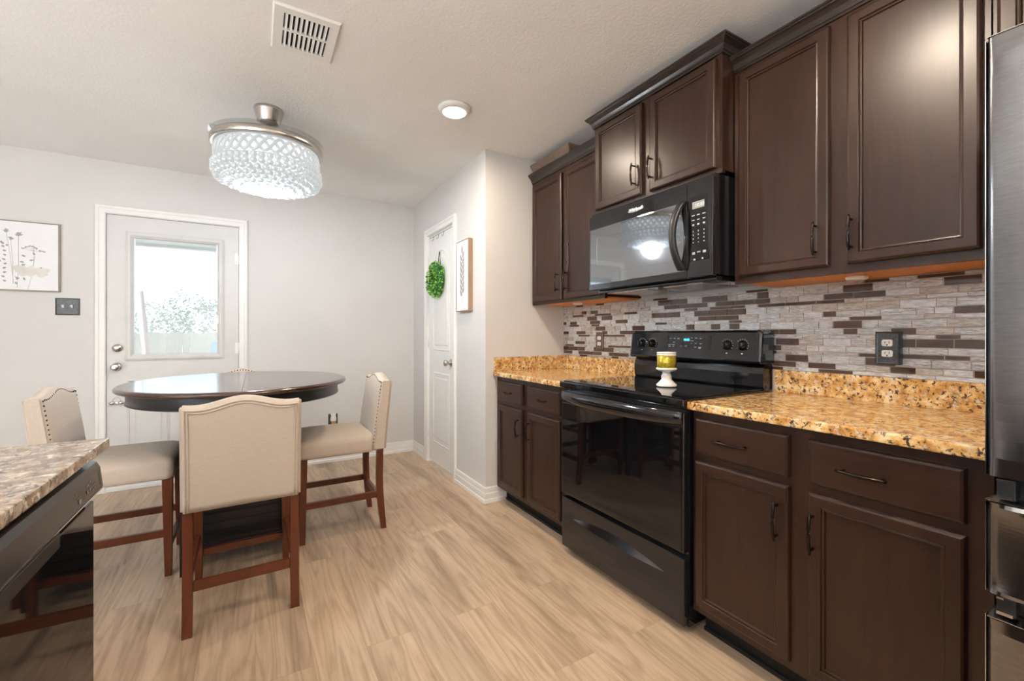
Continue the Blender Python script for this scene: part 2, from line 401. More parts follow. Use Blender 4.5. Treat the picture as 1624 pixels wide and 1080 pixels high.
def casing(bm, u0, u1, z1, mp, w=.06):
    prof = [(0, 0), (0, -.010), (.004, -.014), (w*.55, -.014), (w*.62, -.019), (w*.9, -.019), (w, -.012), (w, 0)]
    loft(bm, [[mp(u0-o, 0, d), mp(u0-o, z1+o, d), mp(u1+o, z1+o, d), mp(u1+o, 0, d)] for o, d in prof])
b_ = BM(); casing(b_, DX0, DX1, DZ1, face_y(YB)); struct('trim_1', b_, M['trim'])
b_ = BM(); casing(b_, PY0, PY1, PZ1, face_x(XP)); struct('trim_2', b_, M['trim'])
b_ = BM(); bx(b_, DX0, DX1, YB-.01, YB+.13, 0, .028, .004); bx(b_, DX0, DX1, YB+.0, YB+.02, .028, .036)
struct('trim_3', b_, M['trim'])

# ---- back door with glass
dY = YB+.006
d1 = thing('door_1', None, None, ((DX0+DX1)/2, dY, 0)); d1['kind'] = 'structure'
GX0, GX1, GZ0, GZ1 = -.790, -.268, 1.012, 1.892
x0, x1, z0, z1 = DX0+.005, DX1-.005, .040, DZ1-.006
b_ = BM(); t_ = .042
bx(b_, x0, GX0-.03, dY, dY+t_, z0, z1); bx(b_, GX1+.03, x1, dY, dY+t_, z0, z1)
bx(b_, GX0-.03, GX1+.03, dY, dY+t_, z0, GZ0-.03); bx(b_, GX0-.03, GX1+.03, dY, dY+t_, GZ1+.03, z1)
for u0, u1 in ((-.83, -.575), (-.51, -.255)):
    ring_panel(b_, u0, u1, .22, .825, [(0, .001), (0, -.001), (.012, -.006), (.022, .0035), (.04, .0035), (.055, -.004), (.06, -.004)], face_y(dY))
obj('door_slab', b_, M['door'], d1)
b_ = BM()
L = []
for i, d in [(-.045, .0), (-.045, -.008), (-.03, -.014), (-.018, -.014), (-.008, -.004), (0, .004), (0, .03)]:
    L.append([face_y(dY)(GX0+i, GZ0+i, d), face_y(dY)(GX1-i, GZ0+i, d), face_y(dY)(GX1-i, GZ1-i, d), face_y(dY)(GX0+i, GZ1-i, d)])
loft(b_, L, True); obj('window_frame', b_, M['door'], d1)
b_ = BM(); bx(b_, GX0, GX1, dY+.010, dY+.013, GZ0, GZ1); bx(b_, GX0, GX1, dY+.034, dY+.037, GZ0, GZ1); obj('glass_pane', b_, M['glass'], d1)
b_ = BM(); bx(b_, GX0+.004, GX1-.004, dY+.016, dY+.031, GZ1-.022, GZ1-.002, .002)
for k in range(9): bx(b_, GX0+.006, GX1-.006, dY+.017, dY+.030, GZ1-.026-k*.0028, GZ1-.0246-k*.0028)
bx(b_, GX0+.004, GX1-.004, dY+.016, dY+.031, GZ1-.060, GZ1-.050, .002)
bl = obj('raised_blind', b_, M['white'], d1)
b_ = BM(); bx(b_, GX1+.002, GX1+.014, dY-.016, dY-.004, 1.25, 1.31, .002); obj('blind_slider', b_, M['white'], d1)
def knob(bm, c, r, ln, axis='y', sg=-1):
    lathe(bm, [(r*1.15, 0), (r*1.15, sg*.006), (r*.75, sg*.012), (r*.42, sg*.016), (r*.42, sg*ln*.45), (r*.8, sg*ln*.6), (r, sg*ln*.78), (r*.93, sg*ln*.93), (r*.6, sg*ln), (.0, sg*ln)], 28, c, axis=axis)
one('door_knob', lambda b: knob(b, (-.886, dY, .921), .027, .065), M['chrome'], d1)
def dead(b):
    lathe(b, [(.031, 0), (.031, -.010), (.026, -.020), (.0, -.021)], 28, (-.882, dY, 1.061), axis='y')
    bx(b, -.896, -.868, dY-.034, dY-.020, 1.055, 1.067, .003)
one('deadbolt', dead, M['chrome'], d1)
for z in (1.79, 1.05, .3):
    def hg(b, z=z):
        lathe(b, [(.006, z-.045), (.006, z+.045)], 10, (DX1-.002, YB-.004, 0)); bx(b, DX1-.03, DX1-.006, dY-.002, dY, z-.045, z+.045)
    one('hinge', hg, M['trim'], d1)
def gap_strips(b):  # black strips put in as the shade of the gap round the slab
    for a in (DX0+.0005, DX1-.005): bx(b, a, a+.0045, dY+.001, dY+.03, .04, DZ1-.0005)
    bx(b, DX0+.005, DX1-.005, dY+.001, dY+.03, DZ1-.006, DZ1-.0005)
one('gap_shade', gap_strips, M['pit'], d1)
def latch(b):
    bx(b, DX0+.000, DX0+.004, dY-.001, dY+.02, 1.03, 1.09); bx(b, DX0+.000, DX0+.004, dY-.001, dY+.02, .89, .95)
one('strike_plate', latch, M['pit'], d1)
b_ = BM(); bx(b_, DX0, DX1, YB+.05, YB+.12, .03, DZ1); 
bm2 = BM()
for a in (DX0, DX1-.003): bx(bm2, a, a+.003, YB, YB+.12, 0, DZ1)
bx(bm2, DX0, DX1, YB, YB+.12, DZ1-.003, DZ1); b_.free()
struct('trim_4', bm2, M['trim'])
t = thing('door_hook', 'small shiny twin hook with a thin ring on the back door below its knob', 'hook', (-.885, dY, .66))
def hk(b):
    for s in (-1, 1): ball(b, (-.885+s*.026, dY-.014, .655), .019, 14, sc=(1, .7, .72))
    bx(b, -.9, -.87, dY-.012, dY, .65, .66, .002)
one('hook_pair', hk, M['chrome'], t)
one('ring', lambda b: tube(b, [(-.885+.024*math.cos(a), dY-.012, .672+.026*math.sin(a)) for a in [2*PI*i/20 for i in range(20)]], .0016, 6, True), M['chrome'], t)

# ---- pantry door
d2 = thing('door_2', None, None, (XP+.012, (PY0+PY1)/2, 0)); d2['kind'] = 'structure'
fx = XP+.012; mp = face_x(fx)
b_ = BM(); bx(b_, fx, fx+.035, PY0+.004, PY1-.004, .022, PZ1-.004)
ya, yb = PY0+.105, PY1-.105
ring_panel(b_, ya, yb, .20, .83, [(0, .001), (0, -.0005), (.010, -.005), (.020, .008), (.032, .008), (.052, -.004), (.057, -.004)], mp)
# arched upper panel
def arch(i):
    pts = [(ya+i, 1.02+i), (yb-i, 1.02+i)]
    top = 1.80-i; n = 16
    for k in range(n+1):
        u = yb-i-(yb-ya-2*i)*k/n; s = (k/n-.5)*2
        pts.append((u, top+.10*(1-s*s)**1.0*(1 if abs(s) < 1 else 0)))
    return pts
L = []
for i, d in [(0, .001), (0, -.0005), (.010, -.005), (.020, .008), (.032, .008), (.052, -.004), (.057, -.004)]:
    L.append([mp(u, v, d) for u, v in arch(i)])
loft(b_, L, True, caps=True); obj('door_slab', b_, M['pdoor'], d2)
one('door_knob', lambda b: knob(b, (fx, PY0+.075, .93), .026, .065, 'x'), M['nickel'], d2)
for z in (1.83, 1.09, .28):
    one('hinge', lambda b, z=z: (lathe(b, [(.006, z-.045), (.006, z+.045)], 10, (XP-.002, PY1-.001, 0)), bx(b, fx-.002, fx, PY1-.03, PY1-.006, z-.045, z+.045)), M['trim'], d2)
def jamb(b):
    for a in (PY0, PY1-.003): bx(b, XP, XP+.11, a, a+.003, 0, PZ1)
    bx(b, XP, XP+.11, PY0, PY1, PZ1-.003, PZ1)
b_ = BM(); jamb(b_); struct('trim_5', b_, M['trim'])
t = thing('hook_rail', 'thin dark over-the-door hook rail along the top of the pantry door', 'hook', (fx, 3.545, 2.03))
def hr(b):
    bx(b, fx-.002, fx, 3.27, 3.825, 2.038, 2.0415)
one('rail', hr, M['ribbon'], t)
for y in (3.48, 3.60, 3.72):
    one('hook', lambda b, y=y: tube(b, [(fx-.003, y, 2.04), (fx-.006, y, 2.005), (fx-.018, y, 1.995), (fx-.022, y, 2.008)], .0025, 6), M['chrome'], t)

# ---- wreath
wy, wz, wx = 3.575, 1.635, fx-.045
t = thing('boxwood_wreath', 'round green boxwood leaf wreath hanging on the white pantry door', 'wreath', (fx, wy, wz))
b_ = BM(); rr = random.Random(3)
tube(b_, [(wx+.01, wy+.105*math.cos(a), wz+.105*math.sin(a)) for a in [2*PI*i/32 for i in range(32)]], .034, 8, True, 2)
for k in range(900):
    a = rr.uniform(0, 2*PI); ph = rr.uniform(0, 2*PI); R = .105+.052*math.cos(ph)*rr.uniform(.7, 1.05); dx = -.045*math.sin(ph)*rr.uniform(.6, 1)
    c = Vector((wx+dx, wy+R*math.cos(a), wz+R*math.sin(a)))
    if c.x > fx-.004: c.x = fx-.006
    ln, wd = rr.uniform(.016, .028), rr.uniform(.006, .010)
    q = Matrix.Rotation(rr.uniform(0, 2*PI), 3, Vector((rr.gauss(0, 1), rr.gauss(0, 1), rr.gauss(0, 1))).normalized())
    p = [Vector((-ln/2, 0, 0)), Vector((-ln*.1, -wd, .002)), Vector((ln/2, 0, 0)), Vector((-ln*.1, wd, .002))]
    pts = [c+q @ v for v in p]
    for v in pts: v.x = min(v.x, fx-.002)
    poly(b_, pts, rr.choice((0, 0, 1, 1, 1, 2)))
obj('foliage', b_, [M['green1'], M['green2'], M['green3']], t, fix=False)
b_ = BM()
for s in (-1, 1): tube(b_, [(fx-.006, wy+s*.028, wz+.13), (fx-.005, wy+s*.006, wz+.245)], .004, 5, flat=.4)
obj('ribbon', b_, M['ribbon'], t)

# ---- leaf art on the pantry wall
t = thing('leaf_wall_art', 'narrow framed panel with a grey leaf sprig beside the pantry door', 'wall art', (XP, 2.998, 1.336))
b_ = BM(); fxa = XP-.036
loft(b_, [[(x, 2.887+i, 1.336+i), (x, 3.108-i, 1.336+i), (x, 3.108-i, 1.866-i), (x, 2.887+i, 1.866-i)] for i, x in ((0, XP-.001), (0, fxa), (.006, fxa), (.006, fxa+.006))], True, caps=True)
obj('frame', b_, M['frameoak'], t)
b_ = BM(); bx(b_, fxa+.001, fxa+.006, 2.894, 3.101, 1.343, 1.859); obj('panel', b_, M['canvas'], t)
b_ = BM(); X = fxa+.0005; X_n = [0]
def leaf(bm, c, ang, ln, wd, mi=0, mpf=None):
    X_n[0] += .000006; pts = []
    for k in range(12):
        a = 2*PI*k/12; u = ln/2*math.cos(a)+ln/2; v = wd*math.sin(a)*(1-.35*math.cos(a))
        pts.append(mpf(c[0]+u*math.cos(ang)-v*math.sin(ang), c[1]+u*math.sin(ang)+v*math.cos(ang)))
    poly(bm, pts, mi)
def mpl(u, v): return (X-X_n[0], u, v)
yc = 3.0
for k in range(14):
    z = 1.45+k*.022; s = -1 if k % 2 else 1
    leaf(b_, (yc+s*.006, z), PI/2+s*-.55, .058, .013, 0, mpl)
leaf(b_, (yc, 1.765), PI/2, .065, .012, 0, mpl)
poly(b_, [(X+.0002, yc-.0018, 1.40), (X+.0002, yc+.0018, 1.40), (X+.0002, yc+.0012, 1.79), (X+.0002, yc-.0012, 1.79)], 0)
obj('leaf_sprig', b_, M['ink'], t, fix=False)

# ---- flower print on the back wall
fY = YB-.020
t = thing('flower_print', 'wide framed grey wildflower print on the back wall above the switch', 'picture', (-1.66, YB, 1.46))
U0, U1, V0, V1 = -2.10, -1.186, 1.460, 1.936
b_ = BM()
loft(b_, [[(U0+i, y, V0+i), (U1-i, y, V0+i), (U1-i, y, V1-i), (U0+i, y, V1-i)] for i, y in ((0, YB-.001), (0, fY), (.007, fY), (.007, fY+.005))], True, caps=True)
obj('frame', b_, M['framegrey'], t)
b_ = BM(); bx(b_, U0+.008, U1-.008, fY+.002, fY+.005, V0+.008, V1-.008); obj('print', b_, M['canvas'], t)
b_ = BM(); Y_ = fY+.0017; X_n[0] = 0
def mpf(u, v): return (u, Y_-X_n[0], v)
def stroke(pts, w, mi=0):
    X_n[0] += .000004; w *= .7
    for (a, b), (c, d) in zip(pts, pts[1:]):
        dx, dz = c-a, d-b; l = math.hypot(dx, dz) or 1; nx, nz = -dz/l*w/2, dx/l*w/2
        poly(b_, [mpf(a+nx, b+nz), mpf(c+nx, d+nz), mpf(c-nx, d-nz), mpf(a-nx, b-nz)], mi)
rf = random.Random(5)
def px(x, y):    # position in the print, from fractions of its visible part
    return (-1.505+(x/97)*.318, 1.462+(464-y)/(464-357)*.47)
def flower(x, y, r=.016, n=9):
    c = px(x, y)
    for k in range(n):
        a = 2*PI*k/n+rf.uniform(-.2, .2); leaf(b_, c, a, r*rf.uniform(.7, 1.2), r*.2, 0, mpf)
for x, y, x2, y2 in ((18, 373, 29, 454), (25, 385, 28, 454), (36, 378, 34, 460), (60, 410, 50, 462), (58, 392, 57, 430)):
    a, b2 = px(x, y), px(x2, y2); stroke([a, ((a[0]+b2[0])/2+.004, (a[1]+b2[1])/2), b2], .0028)
flower(18, 373); flower(25, 384, .014); flower(36, 377, .019); flower(2, 418, .03, 14)
for k in range(22):      # umbel
    a, b2 = px(58, 402), px(41+k*1.55, 395+abs(k-8)*.45+(k > 15)*2)
    if k % 2 == 0: stroke([a, b2], .0012)
    leaf(b_, b2, rf.uniform(0, PI), .011, .004, 0, mpf)
for k in range(9):       # leafy stem
    x, y = 16+2.6*math.sin(k*.9), 398+k*6.6; leaf(b_, px(x, y), rf.choice((.5, 2.6)), .018, .006, 0, mpf)
for k in range(7): leaf(b_, px(2+k*2.6, 396-4*math.sin(k*.5)), rf.uniform(0, 3), .016, .006, 0, mpf)
for x, y, a in ((46, 411, 2.7), (44, 420, 3.0), (40, 424, 0.1), (52, 417, .3), (60, 408, 2), (66, 430, .8), (45, 448, 1.8), (36, 446, 2.4), (32, 447, .6), (34, 455, 2)): leaf(b_, px(x, y), a, .022, .0055, 0, mpf)
for x, y, a, l in ((48, 440, 2.5, .075), (48, 440, 1.9, .07), (48, 440, 1.2, .075), (48, 440, .7, .085), (62, 436, .4, .075), (62, 437, 0, .06), (40, 430, 3.0, .04)): leaf(b_, px(x, y), a, l, .022, 1, mpf)
for k in range(26):      # the print continues to the left
    u, v = rf.uniform(-2.05, -1.52), rf.uniform(1.52, 1.86); stroke([(u, 1.475), (u+rf.uniform(-.03, .03), v)], .0026)
    for j in range(6): leaf(b_, (u+rf.uniform(-.02, .02), v-rf.uniform(-.01, .12)), rf.uniform(0, 2*PI), .024, .006, 0, mpf)
for v in b_.verts:
    v.co.x = min(max(v.co.x, U0+.010), U1-.010); v.co.z = min(max(v.co.z, V0+.010), V1-.010)
obj('flower_drawing', b_, [M['ink'], M['inkpale']], t, fix=False)

# ---- switch plate, outlets
t = thing('light_switch_plate', 'dark pewter double light switch plate left of the back door', 'light switch', (-1.148, YB, 1.36))
b_ = BM(); ring_panel(b_, -1.212, -1.085, 1.30, 1.42, [(0, 0), (0, -.004), (.006, -.007), (.010, -.006)], face_y(YB)); obj('plate', b_, M['pewter'], t)
for u in (-1.171, -1.126):
    one('toggle', lambda b, u=u: hexa(b, [(u-.006, YB-.006, 1.350), (u+.006, YB-.006, 1.350), (u+.006, YB-.02, 1.362), (u-.006, YB-.02, 1.362), (u-.006, YB-.006, 1.372), (u+.006, YB-.006, 1.372), (u+.006, YB-.018, 1.370), (u-.006, YB-.018, 1.370)]), M['white'], t)
def outlet(t, yc, zc, X, w, h, plate, box=0.0):
    b_ = BM(); m2 = face_x(X)
    ring_panel(b_, yc-w/2, yc+w/2, zc-h/2, zc+h/2, [(0, box), (0, -.004), (.005, -.007), (.008, -.006)], m2); obj('plate', b_, plate, t)
    for s in (-1, 1):
        b_ = BM(); pts = []
        for k in range(24):
            a = 2*PI*k/24; u = max(-.0165, min(.0165, .0185*math.cos(a)*1.02)); v = max(-.0125, min(.0125, .0165*math.sin(a)))
            pts.append((u, v))
        loft(b_, [[m2(yc+u, zc+s*.0195+v, d) for u, v in pts] for d in (-.005, -.009)], True, caps=True)
        r = obj('receptacle', b_, M['white'], t)
        b_ = BM()
        for u, hh in ((-.0063, .0042), (.0063, .0034)): bx(b_, X-.0096, X-.0088, yc+u-.001, yc+u+.001, zc+s*.0195+.002-hh, zc+s*.0195+.002+hh)
        lathe(b_, [(.0026, X-.0096), (.0026, X-.0088)], 12, (0, yc, zc+s*.0195-.0075), axis='x')
        obj('slot', b_, M['pit'], r)
t = thing('wall_outlet', 'white double outlet in dark pewter plate on the tile right of the stove', 'outlet', (XW-.012, .685, 1.115))
outlet(t, .685, 1.112, XW-.030, .074, .122, M['pewter'], .022)
t = thing('wall_outlet', 'white double outlet in bronze plate on the tile left of the stove', 'outlet', (XW-.012, 2.272, 1.118))
outlet(t, 2.272, 1.118, XW-.014, .072, .118, M['bronzeplate'], .004)
t = thing('wall_outlet', 'dark outlet plate low on the back wall behind the right chair', 'outlet', (.61, YB, .38))
b_ = BM(); ring_panel(b_, .572, .652, .322, .438, [(0, 0), (0, -.004), (.006, -.007), (.010, -.006)], face_y(YB)); obj('plate', b_, M['pewter'], t)
t = thing('air_freshener', 'white plug-in air freshener in the dark outlet behind the right chair', 'air freshener', (.614, YB-.01, .385))
b_ = BM(); loft(b_, [[(.614+w*c_, YB-.012-dd, z) for c_, dd in ((-1, 0), (-.8, .03), (.8, .03), (1, 0))] for z, w in ((.375, .026), (.40, .026), (.425, .02), (.44, .024))], True, caps=True); obj('warmer', b_, M['white'], t)
one('oil_bottle', lambda b: bx(b, .594, .634, YB-.046, YB-.016, .345, .374, .004), M['amber'], t)

# ---- unseen pale rug added to bounce sunlight up to the ceiling
b_ = BM(); bx(b_, -3.35, -1.45, -2.3, 1.0, .0005, .014, .004)
tag(obj('bounce_rug', b_, plain('ivory_bounce_rug', (.80, .81, .82), .95, var=.06, vscale=40)), 'unseen ivory rug added outside the picture to bounce sunlight up', 'rug')

# ------------------------------------------------------------------ cabinets
DOOR = [(0, .020), (0, .007), (.003, .0025), (.008, 0), (.034, 0), (.0355, .0015), (.0365, .0045), (.040, .0035), (.043, .0045), (.0455, .0105), (.048, .0105)]
DRAW = [(0, .019), (0, .008), (.003, .003), (.009, .0), (.012, 0)]
def pull(bm, p0, p1, out, r=.0052):
    """bowed bar pull between two posts on a face looking to -X"""
    p0, p1 = Vector(p0), Vector(p1); d = p1-p0; o = Vector((-1, 0, 0))
    pts = []
    for k in range(13):
        s = -.14+1.28*k/12; q = 1-((s-.5)/.64)**2
        pts.append(p0+d*s+o*(out*.72+out*.28*q))
    tube(bm, pts, [r*(.55+.45*min(1, 4*min(k, 12-k)/12+.2)) for k in range(13)], 8)
    for q in (p0, p1): tube(bm, [q, q+o*out*.9], r*.8, 8)
def door_part(parent, y0, y1, z0, z1, X, name='door', rings=DOOR, mat=None, handle=None):
    b = BM(); ring_panel(b, y0, y1, z0, z1, rings, face_x(X)); d = obj(name, b, mat or M['cab'], parent)
    if handle:
        b = BM(); pull(b, *handle, .030); obj('handle', b, M['bronze'], d)
    return d
def vhandle(X, y, z0, z1):
    l = z1-z0; return ((X+.001, y, z0+l*.16), (X+.001, y, z1-l*.16))
def hhandle(X, y0, y1, z):
    l = y1-y0; return ((X+.001, y0+l*.16, z), (X+.001, y1-l*.16, z))
CROWN = [(0, 0), (.007, 0), (.007, .008), (.011, .011), (.012, .018), (.018, .030), (.028, .041), (.036, .046), (.037, .050), (.041, .052), (.041, .060), (0, .060)]
def wall_cabinet(name, label, y0, y1, z0, z1, Xf, doors, crown_ends, ply=True):
    t = thing(name, label, 'cabinet', (XW, (y0+y1)/2, z0))
    b = BM(); bx(b, Xf+.019, XW-.002, y0, y1, z0+.012, z1-.001); obj('body', b, M['cab'], t)
    b = BM()
    bx(b, Xf, Xf+.019, y0, y1, z0, z0+.045); bx(b, Xf, Xf+.019, y0, y1, z1-.05, z1)
    ys = [y0]+[v for d in doors for v in (d[0]+.012, d[1]-.012)]+[y1]
    for a, c in zip(ys[0::2], ys[1::2]): bx(b, Xf, Xf+.019, a, c, z0+.045, z1-.05)
    obj('face_frame', b, M['cab'], t)
    if ply:
        b = BM(); bx(b, Xf+.019, XW-.002, y0+.012, y1-.012, z0+.003, z0+.0115); obj('underside', b, M['ply'], t)
    for (a, c, dz0, dz1, hy, hz0, hz1) in doors:
        door_part(t, a, c, dz0, dz1, Xf-.020, handle=vhandle(Xf-.020, hy, hz0, hz1) if hy else None)
    if crown_ends is not None:
        l, r, cz = crown_ends; b = BM(); L = []
        for o, h in CROWN:
            pts = []
            if l: pts.append((XW-.003, y1+o, cz+h))
            pts += [(Xf-o, y1+(o if l else -.002), cz+h), (Xf-o, y0-(o if r else -.002), cz+h)]
            if r: pts.append((XW-.003, y0-o, cz+h))
            L.append(pts)
        loft(b, L); obj('crown_moulding', b, M['crown'], t)
    return t
XF = 1.755
wall_cabinet('wall_cabinet', 'dark wood wall cabinet with two narrow doors left of the microwave', 1.912, 2.682, 1.374, 2.29, XF,
    [(1.935, 2.282, 1.395, 2.232, 2.250, 1.437, 1.585), (2.312, 2.660, 1.395, 2.232, 2.345, 1.437, 1.585)], (False, False, 2.262))
XM = 1.675
wall_cabinet('wall_cabinet', 'raised dark wood wall cabinet with two short doors above the microwave', 1.118, 1.908, 1.838, 2.385, XM,
    [(1.140, 1.495, 1.862, 2.322, 1.478, 1.905, 2.035), (1.545, 1.888, 1.862, 2.322, 1.587, 1.905, 2.035)], (True, True, 2.335), ply=False)
wall_cabinet('wall_cabinet', 'large dark wood wall cabinet with two wide doors right of the microwave', .366, 1.114, 1.374, 2.29, XF,
    [(.382, .702, 1.404, 2.250, .686, 1.437, 1.573), (.755, 1.090, 1.404, 2.250, .795, 1.437, 1.573)], (False, False, 2.266))
wall_cabinet('wall_cabinet', 'dark wood wall cabinet partly seen above the steel refrigerator', -.66, .362, 1.81, 2.29, XF,
    [(-.64, -.155, 1.83, 2.25, None, 0, 0), (-.13, .352, 1.83, 2.25, None, 0, 0)], (False, False, 2.266), ply=False)
for lab, c in (('flat round puck light under the wall cabinet right of the microwave', (1.90, .735)), ('flat round puck light under the wall cabinet left of the microwave', (1.87, 2.30))):
    b_ = BM(); lathe(b_, [(.034, 1.3765), (.034, 1.367), (.028, 1.362), (0, 1.361)], 28, (c[0], c[1], 0)); tag(obj('puck_light', b_, M['ceramic']), lab, 'light')

XB = 1.462
def base_cabinet(name, label, y0, y1, cols):
    t = thing(name, label, 'cabinet', (XW, (y0+y1)/2, 0))
    b = BM(); bx(b, XB+.019, XW-.002, y0, y1, .1, .874); obj('body', b, M['cab'], t)
    b = BM(); bx(b, XB, XB+.019, y0, y1, .10, .145); bx(b, XB, XB+.019, y0, y1, .830, .874); bx(b, XB, XB+.019, y0, y1, .675, .725)
    ys = [y0]+[v for c in cols for v in (c[0]+.012, c[1]-.012)]+[y1]
    for a, c in zip(ys[0::2], ys[1::2]): bx(b, XB-.0004, XB+.0188, a, c, .1002, .8738)
    obj('face_frame', b, M['cab'], t)
    b = BM(); bx(b, 1.535, 1.56, y0, y1, 0, .099); bx(b, 1.522, 1.535, y0, y1, 0, .016, .004); obj('toe_kick', b, M['pit'], t)
    for (a, c, hy, h0, h1) in cols:
        door_part(t, a, c, .130, .684, XB-.020, handle=vhandle(XB-.020, hy, .497, .640))
        door_part(t, a, c, .712, .845, XB-.020, 'drawer', DRAW, M['caby'], handle=hhandle(XB-.020, h0, h1, .776))
    return t
base_cabinet('base_cabinet', 'dark wood base cabinet with two small drawers left of the stove', 1.895, 2.683, [(1.935, 2.268, 2.240, 2.045, 2.145), (2.330, 2.645, 2.365, 2.44, 2.55)])
base_cabinet('base_cabinet', 'dark wood base cabinet with two wide drawers between stove and refrigerator', .300, 1.096, [(.343, .684, .668, .475, .610), (.740, 1.080, .772, .855, 1.000)])

def slab(bm, x0, x1, y0, y1, z0, z1): bx(bm, x0, x1, y0, y1, z0, z1, .006, 3)
t = thing('granite_countertop', 'gold granite countertop left of the stove with upstand against two walls', 'countertop', (1.74, 2.28, .875))
b_ = BM(); slab(b_, 1.425, XW-.001, 1.889, YP-.001, .8752, .905); obj('counter_slab', b_, M['granite'], t)
b_ = BM(); bx(b_, XW-.020, XW-.001, 1.889, YP-.001, .9052, 1.003, .0015); bx(b_, 1.432, XW-.020, YP-.020, YP-.001, .9052, 1.003, .0015); obj('upstand', b_, M['granite'], t)
t = thing('granite_countertop', 'gold granite countertop between the stove and the refrigerator', 'countertop', (1.74, .70, .875))
b_ = BM(); slab(b_, 1.425, XW-.001, .298, 1.100, .8752, .905); obj('counter_slab', b_, M['granite'], t)
b_ = BM(); bx(b_, XW-.020, XW-.001, .298, 1.100, .9052, 1.003, .0015); obj('upstand', b_, M['granite'], t)

# ---- mosaic backsplash: rows thin / medium / tall from the bottom up
b_ = BM(); rt = random.Random(11); X0 = XW-.012
bx(b_, XW-.0085, XW-.0005, .28, YP-.001, 1.0032, 1.374, mi=4)
bx(b_, XW-.0085, XW-.0005, 1.101, 1.888, .90, 1.0031, mi=4)
z = 1.0045; k = 0; g_ = .0034
hs = (.0125, .0215, .0275)
while z < 1.373:
    h = hs[k % 3]; h = min(h, 1.3735-z)
    y = .27-rt.uniform(0, .08)
    while y < YP-.002:
        l = (rt.choice((.06, .075, .10, .12)) if k % 3 == 0 else rt.choice((.045, .07, .095, .10)) if k % 3 == 1 else rt.choice((.048, .09, .096, .096)))
        a, c = max(y, .281), min(y+l, YP-.002)
        if c-a > .004 and h > .003:
            mi = rt.choices((0, 1, 2, 3), (.38, .14, .20, .28))[0]
            bx(b_, X0, XW-.0085, a, c-.0001, z, z+h, 0, mi=mi)
        y += l+g_
    z += h+g_; k += 1
tag(obj('tile_backsplash', b_, [M['tileA'], M['tileB'], M['tileC'], M['tileD'], M['grout']]), 'silver and brown glass mosaic tile backsplash behind the stove and counters', 'tile')

# ---- woven box on top of the left cabinet
t = thing('woven_basket', 'brown woven tray box on top of the wall cabinet at the far left', 'basket', (1.80, 2.42, 2.29))
b_ = BM(); hexa(b_, [(1.745, 2.235, 2.291), (1.93, 2.235, 2.291), (1.93, 2.625, 2.291), (1.745, 2.625, 2.291), (1.715, 2.20, 2.385), (1.96, 2.20, 2.385), (1.96, 2.665, 2.385), (1.715, 2.665, 2.385)], .004)
obj('box', b_, M['brown'], t)

# ------------------------------------------------------------------ range
RY0, RY1 = 1.105, 1.885; RX = 1.445
t = thing('kitchen_range', 'black electric stove with glass top between the granite counters', 'stove', (1.74, 1.495, 0))
b_ = BM(); bx(b_, RX, 2.035, RY0, RY1, .03, .885); 
for x in (1.5, 1.98):
    for y in (RY0+.06, RY1-.06): lathe(b_, [(.018, 0), (.018, .03)], 12, (x, y, 0))
obj('body', b_, M['black'], t)
b_ = BM(); bx(b_, 1.408, 1.985, RY0-.003, RY1+.003, .884, .912, .004, 3); bx(b_, 1.425, 1.97, RY0+.012, RY1-.012, .9115, .9165, .002); obj('cooktop', b_, M['blackglass'], t)
b_ = BM(); bx(b_, 1.418, RX-.001, RY0+.002, RY1-.002, .318, .862, .004, 3); d = obj('oven_door', b_, M['black'], t)
b_ = BM(); bx(b_, 1.4155, 1.4182, RY0+.012, RY1-.012, .325, .80, .001); obj('oven_glass', b_, M['blackglass'], d)
b_ = BM(); L = []
for k in range(25):
    s = k/24; y = RY0+.004+(RY1-RY0-.008)*s; o = .016+.030*(1-(2*s-1)**4)**1.0*1.0; dz = .010*(2*s-1)**2
    zt, zb = .866, .815-.014*(1-(2*s-1)**2)
    x = 1.420-o
    L.append([(1.4185, y, zt-.006), (x+.012, y, zt), (x+.003, y, zt-.004), (x, y, (zt+zb)/2), (x+.004, y, zb+.004), (x+.012, y, zb), (1.4185, y, zb+.004)])
loft(b_, L, True, smooth=True, caps=True); obj('handle', b_, M['black'], d)
b_ = BM(); bx(b_, 1.420, RX-.001, RY0+.003, RY1-.003, .036, .296, .004, 3); d = obj('storage_drawer', b_, M['black'], t)
# crescent grip of the drawer
b_ = BM(); top, bot, topi = [], [], []
for k in range(29):
    s = k/28; y = 1.20+(1.79-1.20)*s; z = .205+.035*(1-(2*s-1)**2); zb = .205-.004*(1-(2*s-1)**2)
    w = (1-(2*s-1)**2)
    top.append((1.4195, y, z)); bot.append((1.4195-.014*w, y, zb)); topi.append((1.4195, y, zb-.006*w))
loft(b_, [top, bot, topi]); obj('grip', b_, M['gripgleam'], d)
# back guard
gX = 1.955
b_ = BM()
prof = [(gX+.015, .913), (gX+.006, .925), (gX+.004, .985), (gX+.015, 1.018), (gX+.02, 1.028), (2.034, 1.028), (2.034, .913)]
loft(b_, [[(x, y, z) for x, z in prof] for y in (RY0+.006, RY1-.006)], True, caps=True); obj('lower_guard', b_, M['black'], t)
b_ = BM(); pts = []
r = .022; y0, y1, z0, z1 = RY0-.002, RY1+.002, 1.030, 1.182
L = []
for i, x in ((0, 2.034), (0, gX-.018), (.003, gX-.024), (.010, gX-.027)):
    q = []
    for cy, cz, a0, rad in ((y0, z0, PI, .006), (y1, z0, 1.5*PI, .006), (y1, z1, 0, r), (y0, z1, .5*PI, r)):
        sx, sz = (1 if cy == y0 else -1), (1 if cz == z0 else -1)
        for j in range(7):
            a = a0+PI/2*j/6
            q.append((x+.014*(cz == z1)*(x < 2), cy+sx*(rad+i)+math.cos(a)*rad, cz+sz*(rad+i)+math.sin(a)*rad))
    L.append(q)
